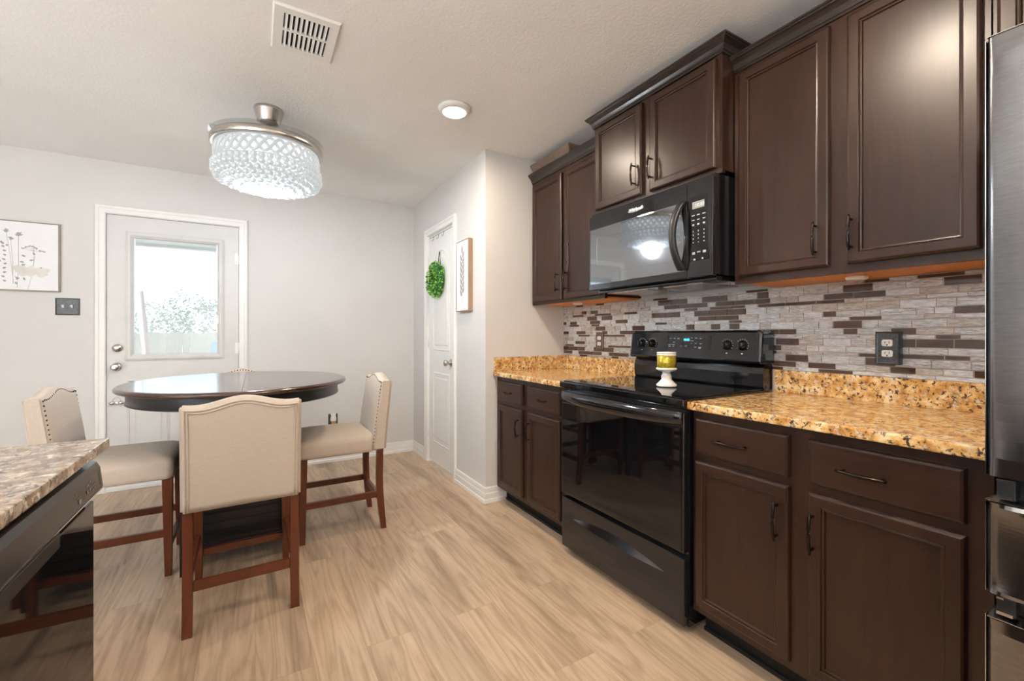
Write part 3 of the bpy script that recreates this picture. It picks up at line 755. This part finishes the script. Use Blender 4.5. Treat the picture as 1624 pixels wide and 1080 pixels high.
loft(b_, L, True, caps=True); bg_ = obj('control_panel', b_, M['black'], t)
def tilt(u, v, d):       # front of the tilted panel: +u runs to the left of the panel as seen
    return (gX-.0272+.014*(v-z0)/(z1-z0)+d, u, v)
b_ = BM()
loft(b_, [[tilt(1.355, 1.085, d), tilt(1.62, 1.085, d), tilt(1.62, 1.158, d), tilt(1.355, 1.158, d)] for d in (.002, -.0012)], True, caps=True); obj('touch_panel', b_, M['blackglass'], bg_)
mt = lambda u, v, d: tilt(u, v, d-.0014)
b_ = BM(); text_bm(b_, '10:03', .0165, mt, 1.513, 1.130, True, bold=.0006); obj('clock_digits', b_, M['blueled'], bg_, fix=False)
b_ = BM()
def dash(u, v, w, h=.0025): poly(b_, [mt(u-w/2, v-h/2, -.0003), mt(u+w/2, v-h/2, -.0003), mt(u+w/2, v+h/2, -.0003), mt(u-w/2, v+h/2, -.0003)])
for u, v, w in ((1.595, 1.142, .010), (1.570, 1.142, .010), (1.545, 1.141, .013), (1.572, 1.122, .011), (1.600, 1.108, .018), (1.576, 1.108, .018), (1.600, 1.099, .015), (1.574, 1.099, .010),
        (1.463, 1.145, .008), (1.438, 1.144, .014), (1.412, 1.143, .010), (1.462, 1.130, .020), (1.462, 1.117, .008), (1.438, 1.117, .012), (1.410, 1.116, .012), (1.440, 1.098, .012), (1.414, 1.097, .016), (1.414, 1.092, .012)): dash(u, v, w, .0032)
for u in (1.532, 1.502):
    for a in range(20):
        pass
    text_bm(b_, '00', .012, mt, u, 1.098, True)
islands('printed_mark', b_, M['mark'], bg_)
for yk in (1.795, 1.722, 1.268, 1.192):
    c = tilt(yk, 1.112, 0)
    b_ = BM(); lathe(b_, [(.023, .001), (.023, -.004), (.0195, -.008), (.018, -.022), (.014, -.025), (0, -.025)], 28, c, axis='x')
    bx(b_, c[0]-.034, c[0]-.020, yk-.0045, yk+.0045, 1.112-.017, 1.112+.017, .003)
    kn = obj('knob', b_, M['black'], t)
    b_ = BM()
    for a in range(11):
        an = -PI*.15+PI*1.3*a/10; c2 = mt(yk+.0285*math.cos(an), 1.112+.0285*math.sin(an), .001)
        poly(b_, [(c2[0], c2[1]+du, c2[2]+dv) for du, dv in ((-.0012, -.0012), (.0012, -.0012), (.0012, .0012), (-.0012, .0012))])
    obj('dial_ticks', b_, M['whiteled'], kn, fix=False); b_ = BM()
    c2 = mt(yk, 1.072, .001); poly(b_, [(c2[0], c2[1]+du, c2[2]+dv) for du, dv in ((-.004, -.004), (.004, -.004), (.004, .004), (-.004, .004))])
    obj('dial_dot', b_, M['whiteled'], kn, fix=False)

# ---- candle on its stand
ccx, ccy, cz = 1.672, 1.402, .9172
b_ = BM(); lathe(b_, [(.040, 0), (.046, .004), (.046, .010), (.038, .017), (.026, .030), (.022, .036), (.024, .042), (.0235, .052), (.019, .058), (.018, .068), (.024, .071), (.040, .076), (.0475, .082), (.047, .087), (.041, .089), (0, .089)], 40, (ccx, ccy, cz))
tag(obj('candle_stand', b_, M['ceramic']), 'white ceramic pedestal candle stand on the stove top', 'candle stand')
t = thing('jar_candle', 'gold wrapped candle jar with white lid on the white pedestal stand', 'candle', (ccx, ccy, cz+.0892))
b_ = BM(); lathe(b_, [(.040, .0892), (.0425, .091), (.0425, .146), (0, .146)], 40, (ccx, ccy, cz)); obj('jar', b_, M['gold'], t)
b_ = BM(); lathe(b_, [(.0425, .1462), (.0435, .148), (.0435, .153), (.041, .1545), (.0435, .156), (.0435, .161), (.041, .163), (0, .163)], 40, (ccx, ccy, cz)); obj('lid', b_, M['ceramic'], t)

# ------------------------------------------------------------------ microwave
MX, MY0, MY1, MZ0, MZ1 = 1.622, 1.124, 1.898, 1.408, 1.815
t = thing('microwave', 'black over-the-range microwave with curved handle above the stove', 'microwave', (1.84, 1.51, 1.395))
b_ = BM(); bx(b_, MX+.022, XW-.012, MY0+.004, MY1-.004, MZ0+.006, MZ1+.019); bx(b_, MX+.05, XW-.012, MY0+.02, MY1-.02, MZ0-.016, MZ0+.006, .004)
bd = obj('body', b_, M['black'], t)
b_ = BM()
for k in range(2):
    y = 1.24+k*.32; bx(b_, 1.72, 1.98, y, y+.22, MZ0-.018, MZ0-.0155)
obj('grease_filter', b_, M['nickel'], bd)
ys = 1.250
b_ = BM(); bx(b_, MX, MX+.0215, ys+.001, MY1, MZ0, MZ1, .003, 2); dr = obj('door', b_, M['black'], t)
b_ = BM(); ring_panel(b_, ys+.012, MY1-.014, MZ0+.030, MZ1-.072, [(0, .002), (0, -.0015), (.003, -.0022), (.055, -.0022), (.056, -.0016), (.058, -.0016)], face_x(MX)); obj('window', b_, M['mwglass'], dr)
b_ = BM(); L = []; n = 25
for k in range(n):
    s = k/(n-1); z = 1.445+(1.745-1.445)*s; q = (1-(2*s-1)**2)
    yy = ys+.030+.028*q*0; x = MX-.010-.048*q; w = .017+.004*(1-q)
    yc_ = ys+.022+.012*q
    L.append([(x, yc_-w, z), (x-.006, yc_-w*.6, z), (x-.006, yc_+w*.6, z), (x, yc_+w, z), (x+.014, yc_+w*.7, z), (x+.014, yc_-w*.7, z)])
loft(b_, L, True, smooth=True, caps=True); obj('handle', b_, M['blackmat'], dr)
mm = face_x(MX)
b_ = BM(); text_bm(b_, 'Whirlpool', .021, mm, 1.592, 1.777, True, bold=.0012)
tube(b_, [(MX-.001, 1.548+.050*math.cos(a), 1.782+.010*math.sin(a)) for a in [PI*.75+2*PI*.62*i/20 for i in range(21)]], .0011, 4)
obj('maker_logo', b_, M['whiteled'], dr, fix=False)
b_ = BM(); bx(b_, MX, MX+.0215, MY0, ys-.001, MZ0, MZ1, .003, 2); cp = obj('control_panel', b_, M['black'], t)
b_ = BM(); ring_panel(b_, MY0+.018, ys-.006, MZ0+.070, MZ1-.060, [(0, .002), (0, -.001), (.002, -.0016), (.004, -.0016)], mm); obj('keypad', b_, M['blackglass'], cp)
mk = lambda u, v, d: (MX-.0018+d, u, v)
b_ = BM(); poly(b_, [mk(1.163, 1.700, -.0002), mk(1.222, 1.700, -.0002), mk(1.222, 1.730, -.0002), mk(1.163, 1.730, -.0002)]); obj('display', b_, M['greyled'], cp, fix=False)
b_ = BM(); text_bm(b_, '10:03', .021, lambda u, v, d: mk(u, v, d-.0003), 1.208, 1.7065, True); obj('clock_digits', b_, M['whiteled'], cp, fix=False)
b_ = BM()
for u in (1.217, 1.192, 1.165):
    for v, w, h in ((1.672, .015, .004), (1.652, .012, .004), (1.632, .010, .007), (1.604, .004, .006), (1.588, .004, .006), (1.572, .004, .006), (1.556, .006 if u != 1.192 else .004, .004)):
        poly(b_, [mk(u-w/2, v-h/2, -.0003), mk(u+w/2, v-h/2, -.0003), mk(u+w/2, v+h/2, -.0003), mk(u-w/2, v+h/2, -.0003)])
for u, v, w, h in ((1.215, 1.510, .014, .010), (1.190, 1.514, .017, .005), (1.163, 1.512, .015, .010), (1.211, 1.483, .010, .008), (1.172, 1.484, .007, .007)):
    poly(b_, [mk(u-w/2, v-h/2, -.0003), mk(u+w/2, v-h/2, -.0003), mk(u+w/2, v+h/2, -.0003), mk(u-w/2, v+h/2, -.0003)])
islands('printed_mark', b_, M['mark'], cp)

# ------------------------------------------------------------------ refrigerator
FX, FY0, FY1 = 1.25, -.64, .271
t = thing('refrigerator', 'tall stainless steel refrigerator with stacked drawers at the right edge', 'refrigerator', (1.64, -.18, 0))
b_ = BM(); bx(b_, FX+.075, XW-.03, FY0+.01, FY1-.008, .02, 1.735)
for x in (FX+.12, XW-.08):
    for y in (FY0+.06, FY1-.06): lathe(b_, [(.02, 0), (.02, .02)], 12, (x, y, 0))
obj('body', b_, M['blackmat'], t)
def fdoor(name, y0, y1, z0, z1, bow=.016):
    b = BM(); L = []; n = 44
    for k in range(n+1):
        s = k/n; s = .5-.5*math.cos(PI*s); y = y0+(y1-y0)*s; e = min(s, 1-s)*(y1-y0)
        rnd = .010*max(0, 1-e/.010)**2
        col = [(FX+.07, y, z0), (FX+rnd+.016, y, z0)]
        for q in range(25):
            tz = q/24; wz = .012+.125*max(0, math.sin(PI*tz))**.7
            col.append((FX+rnd+.013*(1-min(1, e/wz))**2+.003*(abs(2*tz-1) > .99), y, z0+.002+(z1-z0-.004)*tz))
        L.append(col+[(FX+rnd+.016, y, z1), (FX+.07, y, z1)])
    loft(b, L, True, smooth=True, caps=True)
    es = [e for e in b.edges if abs(e.verts[0].co.y-e.verts[1].co.y) > 1e-6]
    for e in es: e.smooth = False
    o = obj(name, b, M['steel'], t)
    b = BM(); bx(b, FX+.0125, FX+.03, y1-.0006, y1+.0008, z0, z1); bx(b, FX+.003, FX+.07, y0+.01, y1-.004, z1, z1+.0012); obj('edge_trim', b, M['steeledge'], o)
    return o
fm = (FY0+FY1)/2
fdoor('door', fm+.002, FY1, .882, 1.752); fdoor('door', FY0, fm-.002, .882, 1.752)
fdoor('drawer', FY0, FY1, .650, .833); fdoor('drawer', FY0, FY1, .06, .604)
for z0, z1 in ((.834, .881), (.606, .649)):
    b_ = BM(); bx(b_, FX+.05, FX+.074, FY0+.01, FY1-.016, z0+.001, z1-.001); obj('handle_recess', b_, M['pit'], t)
    b_ = BM(); bx(b_, FX+.016, FX+.049, FY1-.040, FY1-.014, z0+.006, z1-.003, .002); g = obj('hinge_cover', b_, M['blackmat'], t)
    b_ = BM(); bx(b_, FX+.0145, FX+.0158, FY1-.036, FY1-.014, z0+.005, z0+.011); obj('bright_edge', b_, M['steeledge'], g); b_ = BM(); bx(b_, FX+.0145, FX+.0158, FY1-.024, FY1-.014, z1-.008, z1-.004); obj('bright_edge', b_, M['steeledge'], g)

# ------------------------------------------------------------------ island with dishwasher
IX1 = -.3255
t = thing('kitchen_island', 'dark wood island cabinet under the granite top at lower left', 'island', (-.8, .3, 0))
b_ = BM(); bx(b_, -1.25, -.36, .70, 1.379, .09, .8915); 
bx(b_, -1.25, IX1, -.85, .70, .09, .8915); bx(b_, -1.22, -.40, -.82, 1.34, 0, .09); obj('body', b_, M['cab'], t)
b_ = BM()
for a, c in ((.22, .68), (-.27, .19), (-.8, -.3)): ring_panel(b_, a, c, .13, .684, DOOR, lambda u, v, d: (IX1+.019-d, u, v)); 
obj('door', b_, M['cab'], t)
b_ = BM(); bx(b_, -1.30, -.302, -.88, 1.396, .8925, .9145, .003, 2); tag(obj('granite_countertop', b_, M['granite2']), 'brown granite island countertop at the lower left beside the chair', 'countertop')
DY0, DY1 = .742, 1.374
t = thing('dishwasher', 'black dishwasher set in the island below the granite edge', 'dishwasher', (-.34, 1.05, .0))
b_ = BM(); bx(b_, -.357, -.325, DY0, DY1, .115, .776, .004, 2); bx(b_, -.357, -.345, DY0+.005, DY1-.005, .02, .112); obj('door', b_, M['blackglass'], t)
b_ = BM(); prof = [(-.357, .776), (-.350, .780), (-.333, .797), (-.3115, .804), (-.3085, .808), (-.3135, .853), (-.320, .866), (-.332, .872), (-.357, .872)]
loft(b_, [[(x, y, z) for x, z in prof] for y in (DY0, DY1)], True, caps=True); bmesh.ops.bevel(b_, geom=[e for e in b_.edges if abs(e.verts[0].co.y-e.verts[1].co.y) < 1e-6], offset=.003, segments=2, affect='EDGES')
cp = obj('control_panel', b_, M['semigloss'], t)
def mdw(u, v, d):        # panel face looking to +X, tilted
    v += .006; return (-.3085-.005*(v-.808)/.045+.0006-d*.2, u, v)
b_ = BM(); pl = [mdw(DY1-.022, .808, 0), mdw(DY1-.022, .842, 0), mdw(DY1-.0205, .842, 0), mdw(DY1-.0205, .808, 0)]
poly(b_, pl)
obj('panel_groove', b_, M['pit'], cp, fix=False)
b_ = BM(); md = lambda u, v, w, h: poly(b_, [mdw(u, v, -.001), mdw(u+w, v, -.001), mdw(u+w, v+h, -.001), mdw(u, v+h, -.001)])
for u, v, w, h in ((1.30, .822, .026, .0012), (1.265, .830, .014, .003), (1.285, .834, .010, .003), (1.262, .815, .010, .008), (1.278, .817, .010, .006), (1.296, .813, .008, .003), (1.31, .814, .008, .003),
        (1.205, .822, .024, .0012), (1.2, .832, .004, .003), (1.212, .810, .014, .009)): md(u, v, w, h)
islands('printed_mark', b_, M['markdim'], cp)
b_ = BM(); bx(b_, -.3100, -.3075, DY0+.004, DY1-.004, .8035, .8065); obj('bright_edge', b_, M['steeledge'], cp)
b_ = BM(); bx(b_, -.342, -.3248, .93, 1.17, .750, .781, .003); obj('handle_pocket', b_, M['blackmat'], t)

# ------------------------------------------------------------------ table
TX, TY, TA, TB_ = -.06, 2.83, .53, .60
t = thing('dining_table', 'oval counter height table with dark cherry top and black storage base', 'table', (TX, TY, 0))
def oval(a, b, z, n=96): return [(TX+a*math.cos(2*PI*i/n), TY+b*math.sin(2*PI*i/n), z) for i in range(n)]
b_ = BM(); loft(b_, [oval(TA-.02, TB_-.02, .8885), oval(TA-.006, TB_-.006, .890), oval(TA, TB_, .897), oval(TA, TB_, .903), oval(TA-.006, TB_-.006, .911), oval(TA-.014, TB_-.014, .914)], True, caps=True)
for f in b_.faces: f.smooth = len(f.verts) == 4
tt = obj('tabletop', b_, M['tabletop'], t)
b_ = BM(); bx(b_, TX+.008, TX+.0095, TY-TB_+.012, TY+TB_-.012, .9135, .9143); obj('leaf_seam', b_, M['pit'], tt)
b_ = BM(); loft(b_, [oval(TA-.045, TB_-.045, .888), oval(TA-.045, TB_-.045, .838), oval(TA-.042, TB_-.042, .837), oval(TA-.042, TB_-.042, .830), oval(TA-.065, TB_-.065, .830), oval(TA-.065, TB_-.065, .888)], True)
for f in b_.faces: f.smooth = True
obj('apron', b_, M['tableblack'], t)
px0, px1, py0, py1 = -.312, .192, 2.598, 3.06
b_ = BM(); bx(b_, px0+.02, px1-.02, py0+.022, py1-.022, .10, .888)
for z in (.145, .19, .235, .28, .46, .64): bx(b_, px0+.04, px1-.04, py0+.016, py0+.0225, z, z+.036, .002)
bx(b_, px0+.03, px1-.03, py0+.012, py1-.012, .10, .125); obj('storage_base', b_, M['tableblack'], t)
for x in (px0, px1-.036):
    for y in (py0, py1-.036):
        one('leg', lambda b, x=x, y=y: bx(b, x, x+.036, y, y+.036, 0, .888, .002), M['tableblack'], t)

# ------------------------------------------------------------------ stools (face +Y, origin on the floor under the seat)
def make_stool(label):
    t = thing('counter_stool', label, 'chair')
    # seat: padded block with crowned top
    b = BM(); L = []
    def rect(hx, y0, y1, z, r=.03, n=6):
        q = []
        for sx, sy, a0 in ((1, 1, 0), (-1, 1, PI/2), (-1, -1, PI), (1, -1, 1.5*PI)):
            for j in range(n+1):
                a = a0+PI/2*j/n; q.append((sx*(hx-r)+r*math.cos(a), (y1-r if sy > 0 else y0+r)+r*math.sin(a), z))
        return q
    for ins, z in ((.010, .470), (.002, .474), (0, .49), (0, .535), (.004, .553), (.014, .567), (.035, .579), (.07, .588), (.12, .594)):
        L.append(rect(.215-ins, -.175+ins*.3, .228-ins, z, max(.03-ins*.05, .012)))
    loft(b, L, True, smooth=True, caps=True); obj('seat', b, M['fabric'], t)
    # camelback panel
    hw = .208; y_bot, lean = -.245, .040
    def topz(s):     # s in -1..1 across
        a = abs(s)
        return .888+.030*(.5+.5*math.cos(PI*min(1, a/.78)))+(.004*((a-.78)/.22)**2 if a > .78 else 0)
    def off(z): return -lean*max(0, (z-.474)/.42)**1.1
    n, m = 22, 16
    def grid(front):
        R = []
        for j in range(m+1):
            row = []
            for i in range(n+1):
                s = -1+2*i/n; tt_ = j/m
                tz = topz(s); z = .474+(tz-.474)*tt_
                x = s*hw
                if front:
                    edge = (1-s**6)*(1-max(0, (tt_-.8)/.2)**3)
                    y = y_bot+.074-.014*tt_+.020*edge*math.sin(PI*min(1, .12+tt_*.88))**.6
                else: y = y_bot+.004*(abs(s) > .99)+.004*(tt_ > .99)
                row.append((x, y+off(z), z))
            R.append(row)
        return R
    G, H_ = grid(True), grid(False)
    vf = [[b2 for b2 in r] for r in G]
    b = BM()
    VF = [[b.verts.new(p) for p in r] for r in G]; VB = [[b.verts.new(p) for p in r] for r in H_]
    for V in (VF, VB):
        for j in range(m):
            for i in range(n):
                f = b.faces.new((V[j][i], V[j][i+1], V[j+1][i+1], V[j+1][i])); f.smooth = True
    for j in range(m):
        for i in (0, n): b.faces.new((VF[j][i], VF[j+1][i], VB[j+1][i], VB[j][i]))
    for i in range(n):
        for j in (0, m): f = b.faces.new((VF[j][i], VF[j][i+1], VB[j][i+1], VB[j][i])); f.smooth = True
    bmesh.ops.recalc_face_normals(b, faces=b.faces[:])
    es = [e for e in b.edges if len(e.link_faces) == 2 and e.calc_face_angle(0) > .9]
    bmesh.ops.bevel(b, geom=es, offset=.008, segments=2, affect='EDGES')
    bk = obj('backrest', b, M['fabric'], t)
    # welt on the rear face
    b = BM()
    for ins in (.016, .026):
        pts = [(-hw+ins, y_bot-.0005+off(z), z) for z in [.478+(topz(-1)-ins-.478)*k/8 for k in range(9)]]
        pts += [(s*(hw-ins), y_bot-.0005+off(topz(s)-ins), topz(s)-ins) for s in [-1+2*k/24 for k in range(1, 24)]]
        pts += [(hw-ins, y_bot-.0005+off(z), z) for z in [topz(1)-ins-(topz(1)-ins-.478)*k/8 for k in range(9)]]
        tube(b, pts, .0036, 8)
    obj('piping', b, M['fabric'], bk)
    b = BM()
    def nail(x, z): ball(b, (x, y_bot+.0755-.014*(z-.474)/.42+off(z), z), .0048, 7, sc=(1, .6, 1))
    for s in (-1, 1):
        for k in range(19): nail(s*(hw-.010), .50+k*.0208)
    for k in range(1, 23):
        s = -1+2*k/23; nail(s*(hw-.010), topz(s)-.012)
    obj('nailhead_trim', b, M['nail'], bk)
    # legs
    for s in (-1, 1):
        b = BM(); x = s*.182
        hexa(b, [(x-.014, .192, 0), (x+.014, .192, 0), (x+.014, .220, 0), (x-.014, .220, 0), (x-.020, .182, .472), (x+.020, .182, .472), (x+.020, .223, .472), (x-.020, .223, .472)], .002); obj('leg', b, M['redwood'], t)
        b = BM(); x = s*.186; L = []
        for z, y, h in ((0, -.236, .014), (.06, -.229, .0155), (.13, -.221, .017), (.22, -.214, .018), (.32, -.211, .018), (.475, -.214, .018)):
            L.append([(x-.0165, y-h, z), (x+.0165, y-h, z), (x+.0165, y+h, z), (x-.0165, y+h, z)])
        loft(b, L, True, caps=True); obj('leg', b, M['redwood'], t)
        one('stretcher', lambda b, s=s: bx(b, s*.184-.010, s*.184+.010, -.198, .193, .190, .226, .002), M['redwoody'], t)
    one('stretcher', lambda b: bx(b, -.168, .168, -.226, -.206, .162, .200, .002), M['redwoody'], t)
    one('stretcher', lambda b: bx(b, -.166, .166, .194, .215, .120, .152, .002), M['redwoody'], t)
    return t
G_ = 'upholstered stools around the table'
st = make_stool('linen stool with its back to the camera at the near end of the table')
st.location = (-.044, 2.315, 0); st.rotation_euler = (0, 0, math.radians(1.0)); st['group'] = G_
for lab, loc, rz in (('linen stool at the right side of the table nearest the pantry door', (.430, 2.845, 0), 90),
                     ('linen stool at the left side of the table behind the island', (-.567, 2.840, 0), -90),
                     ('linen stool at the far end of the table, only its top showing', (-.085, 3.475, 0), 180)):
    c = copy_tree(st); c['label'] = lab; c.location = loc; c.rotation_euler = (0, 0, math.radians(rz))

# ------------------------------------------------------------------ ceiling fixtures
FCX, FCY = .066, 2.835
t = thing('ceiling_fan', 'crystal drum ceiling fan light with folded clear blades above the table', 'ceiling fan', (FCX, FCY, ZC))
fc = (FCX, FCY, 0)
b_ = BM(); lathe(b_, [(.074, 2.4395), (.076, 2.432), (.074, 2.424), (.060, 2.370), (.054, 2.355), (.046, 2.350), (0, 2.350)], 40, fc); obj('canopy', b_, M['nickel'], t)
b_ = BM(); lathe(b_, [(.0125, 2.352), (.0125, 2.285), (.018, 2.283), (.024, 2.270), (.030, 2.258), (.034, 2.245)], 24, fc); obj('downrod', b_, M['nickel'], t)
b_ = BM(); lathe(b_, [(.06, 2.246), (.23, 2.242), (.275, 2.236), (.281, 2.228), (.281, 2.200), (.276, 2.196), (.245, 2.196), (.245, 2.225), (.06, 2.23)], 72, fc); obj('motor_ring', b_, M['nickel'], t)
for k in range(4):
    b_ = BM(); a0 = PI/2*k+.35; top = []; L = []
    for j in range(15):
        a = a0+1.55*j/14; w = .5+.5*math.sin(PI*(j/14)**.8)
        r0, r1 = .262-.10*w, .285
        z = 2.248+.006*(k % 2)+.004*j/14
        L.append([(FCX+r0*math.cos(a), FCY+r0*math.sin(a), z), (FCX+r1*math.cos(a), FCY+r1*math.sin(a), z), (FCX+r1*math.cos(a), FCY+r1*math.sin(a), z+.003), (FCX+r0*math.cos(a), FCY+r0*math.sin(a), z+.003)])
    loft(b_, L, True, caps=True); obj('fan_blade', b_, M['acrylic'], t)
b_ = BM(); lathe(b_, [(.238, 2.195), (.238, 2.06), (.225, 2.040), (.15, 2.030), (0, 2.030)], 64, fc); obj('diffuser', b_, M['diffuser'], t)
b_ = BM(); nP = 11
for ph in range(3):
    pts = []
    for i in range(240):
        a = 2*PI*i/240; zz = 2.148+.034*math.sin(nP*a+ph*2*PI/3); r_ = .252+.007*math.cos(nP*a+ph*2*PI/3)
        pts.append((FCX+r_*math.cos(a), FCY+r_*math.sin(a), zz))
    tube(b_, pts, .0088, 8, True)
for z_, rr_ in ((2.192, .004), (2.100, .0035)):
    tube(b_, [(FCX+.256*math.cos(2*PI*i/72), FCY+.256*math.sin(2*PI*i/72), z_) for i in range(72)], rr_, 6, True)
obj('crystal_lattice', b_, M['crystal'], t)
b_ = BM(); rc = random.Random(2)
for (rad, cnt, zz) in ((.262, 44, 2.086), (.262, 44, 2.056), (.250, 42, 2.030), (.214, 36, 2.014), (.172, 28, 2.004), (.126, 20, 1.999), (.080, 13, 1.997)):
    for i in range(cnt):
        a = 2*PI*(i+.5*(cnt % 3))/cnt; ball(b_, (FCX+rad*math.cos(a), FCY+rad*math.sin(a), zz+rc.uniform(-.003, .003)), .0185, 8)
for f in b_.faces: f.smooth = False
o = obj('crystal_drops', b_, M['crystal'], t); o['kind'] = 'stuff'
ld = bpy.data.lights.new('fan_lamp', 'POINT'); ld.energy = FAN_W; ld.color = COOL; ld.shadow_soft_size = .045
lo = bpy.data.objects.new('fan_lamp', ld); C.objects.link(lo); lo.parent = t; lo.location = (0, 0, 1.945-ZC)

def can_light(x, y, lab):
    t = thing('recessed_light', lab, 'ceiling light', (x, y, ZC))
    b = BM(); lathe(b, [(.092, ZC-.0005), (.092, ZC-.010), (.084, ZC-.020), (.066, ZC-.027), (.064, ZC-.022), (.064, ZC-.0005)], 48, (x, y, 0)); obj('trim_ring', b, M['white'], t)
    b = BM(); lathe(b, [(.0635, ZC-.022), (.0635, ZC-.0275), (0, ZC-.0285)], 40, (x, y, 0)); obj('lens', b, M['lens'], t)
    l = bpy.data.lights.new('can_lamp', 'AREA'); l.shape = 'DISK'; l.size = .12; l.energy = CAN_W*(.6 if y > 2 else .35 if x < 0 else 1); l.color = WARM
    o = bpy.data.objects.new('can_lamp', l); C.objects.link(o); o.parent = t; o.location = (0, 0, -.031)
    return t
can_light(.968, 2.285, 'round flush white ceiling light lit above the left counter end')
for i, (x, y) in enumerate(((.90, .66), (.90, -1.1), (-1.6, .6), (-1.6, -1.2))):  # first read off a cabinet glow; the rest added to brighten the room
    t = can_light(x, y, 'unseen round flush white ceiling light added outside the picture'); t['group'] = 'unseen ceiling lights outside the picture'

t = thing('air_vent', 'white rectangular ceiling air vent register with two rows of louvres', 'vent', (.182, 2.043, ZC))
VX0, VX1, VY0, VY1 = .058, .306, 1.893, 2.194
zf = ZC-.010
b_ = BM()
loft(b_, [[(VX0+i, VY0+i, z), (VX1-i, VY0+i, z), (VX1-i, VY1-i, z), (VX0+i, VY1-i, z)] for i, z in ((0, ZC-.0005), (0, ZC-.004), (.006, zf), (.040, zf), (.041, ZC-.001))], True)
bx(b_, VX0+.04, VX1-.04, 2.034, 2.046, zf, ZC-.002)
obj('frame', b_, M['white'], t)
b_ = BM(); bx(b_, VX0+.039, VX1-.039, VY0+.039, VY1-.039, ZC-.0022, ZC-.0012); obj('duct', b_, M['pit'], t)
for (ya, yb_) in ((VY0+.041, 2.033), (2.047, VY1-.041)):
    for k in range(9):
        x = VX0+.045+k*.0182
        one('louvre', lambda b, x=x: hexa(b, [(x+.0085, ya, zf-.001), (x+.0098, ya, zf-.001), (x+.0098, yb_, zf-.001), (x+.0085, yb_, zf-.001), (x, ya, ZC-.003), (x+.0013, ya, ZC-.003), (x+.0013, yb_, ZC-.003), (x, yb_, ZC-.003)]), M['white'], t)

# ------------------------------------------------------------------ yard beyond the door
GZ = -.55
b_ = BM(); bx(b_, -26, 24, YB+.14, 34, GZ-.1, GZ); bx(b_, -26, XL-.14, -14, YB+.14, GZ-.1, GZ); bx(b_, XL-.14, 24, -14, YF-.14, GZ-.1, GZ); tag(obj('lawn', b_, M['grass']), 'pale lawn outside the glass of the back door', 'lawn', kind='structure')
t = thing('board_fence', 'pale wooden board fence across the yard beyond the back door', 'fence', (-2, 12.5, GZ))
b_ = BM(); rq = random.Random(9)
for k in range(120):
    x = -10+k*.145; bx(b_, x, x+.14, 12.5, 12.52, GZ, 1.20+rq.uniform(-.015, .015))
obj('board', b_, M['fence'], t)['kind'] = 'stuff'
b_ = BM()
for z in (-.25, .9): bx(b_, -10, 7.4, 12.52, 12.56, z, z+.09)
obj('rail', b_, M['fence'], t)
TREE_LAB = ['pale leafy tree farther behind the fence, at the left in the door glass', 'rounded pale tree close behind the fence, at the right in the door glass']
for i, (x, y, h, w) in enumerate(((-2.85, 19.3, 2.2, 1.2), (-1.35, 16.0, 2.40, 1.15))):
    t = thing('leafy_tree', TREE_LAB[i], 'tree', (x, y, GZ), 'trees beyond the yard fence')
    b_ = BM(); rr = random.Random(20+i)
    for k in range(3200):
        u = Vector((rr.gauss(0, 1), rr.gauss(0, 1), rr.gauss(0, 1))).normalized()*rr.uniform(.55, 1)
        lump = 1+.22*math.sin(5*u.x+i)*math.cos(4*u.z)
        c = Vector((x+u.x*w*lump, y+u.y*w*lump, h-.95+u.z*.98*lump)); s = rr.uniform(.035, .075)
        q = Matrix.Rotation(rr.uniform(0, 6.3), 3, Vector((rr.gauss(0, 1), rr.gauss(0, 1), rr.gauss(0, 1))).normalized())
        poly(b_, [c+q @ Vector(v)*s for v in ((-1, 0, 0), (0, -.5, .1), (1, 0, 0), (0, .5, .1))])
    obj('crown', b_, M['leafout'], t, fix=False)
    one('trunk', lambda b: tube(b, [(x, y, GZ), (x+.05, y, h-1.0)], [.13, .07], 8), M['bark'], t)
t = thing('leaning_post', 'brown post leaning in the yard, seen through the door glass', 'post', (-1.45, 9.3, GZ))
one('pole', lambda b: tube(b, [(-1.42, 9.3, GZ+.1), (-1.66, 9.35, 1.88)], .055, 10), M['postp'], t)
one('foot', lambda b: bx(b, -1.62, -1.20, 9.1, 9.5, GZ, GZ+.16, .03), M['bluebin'], t)
b_ = BM(); hexa(b_, [(-.70, 10.2, GZ), (-.38, 10.2, GZ), (-.38, 10.6, GZ), (-.70, 10.6, GZ), (-.74, 10.15, 1.02), (-.34, 10.15, 1.02), (-.34, 10.65, 1.02), (-.74, 10.65, 1.02)], .02)
tag(obj('yard_bin', b_, M['bluebin']), 'small blue bin by the fence low in the door glass', 'bin')
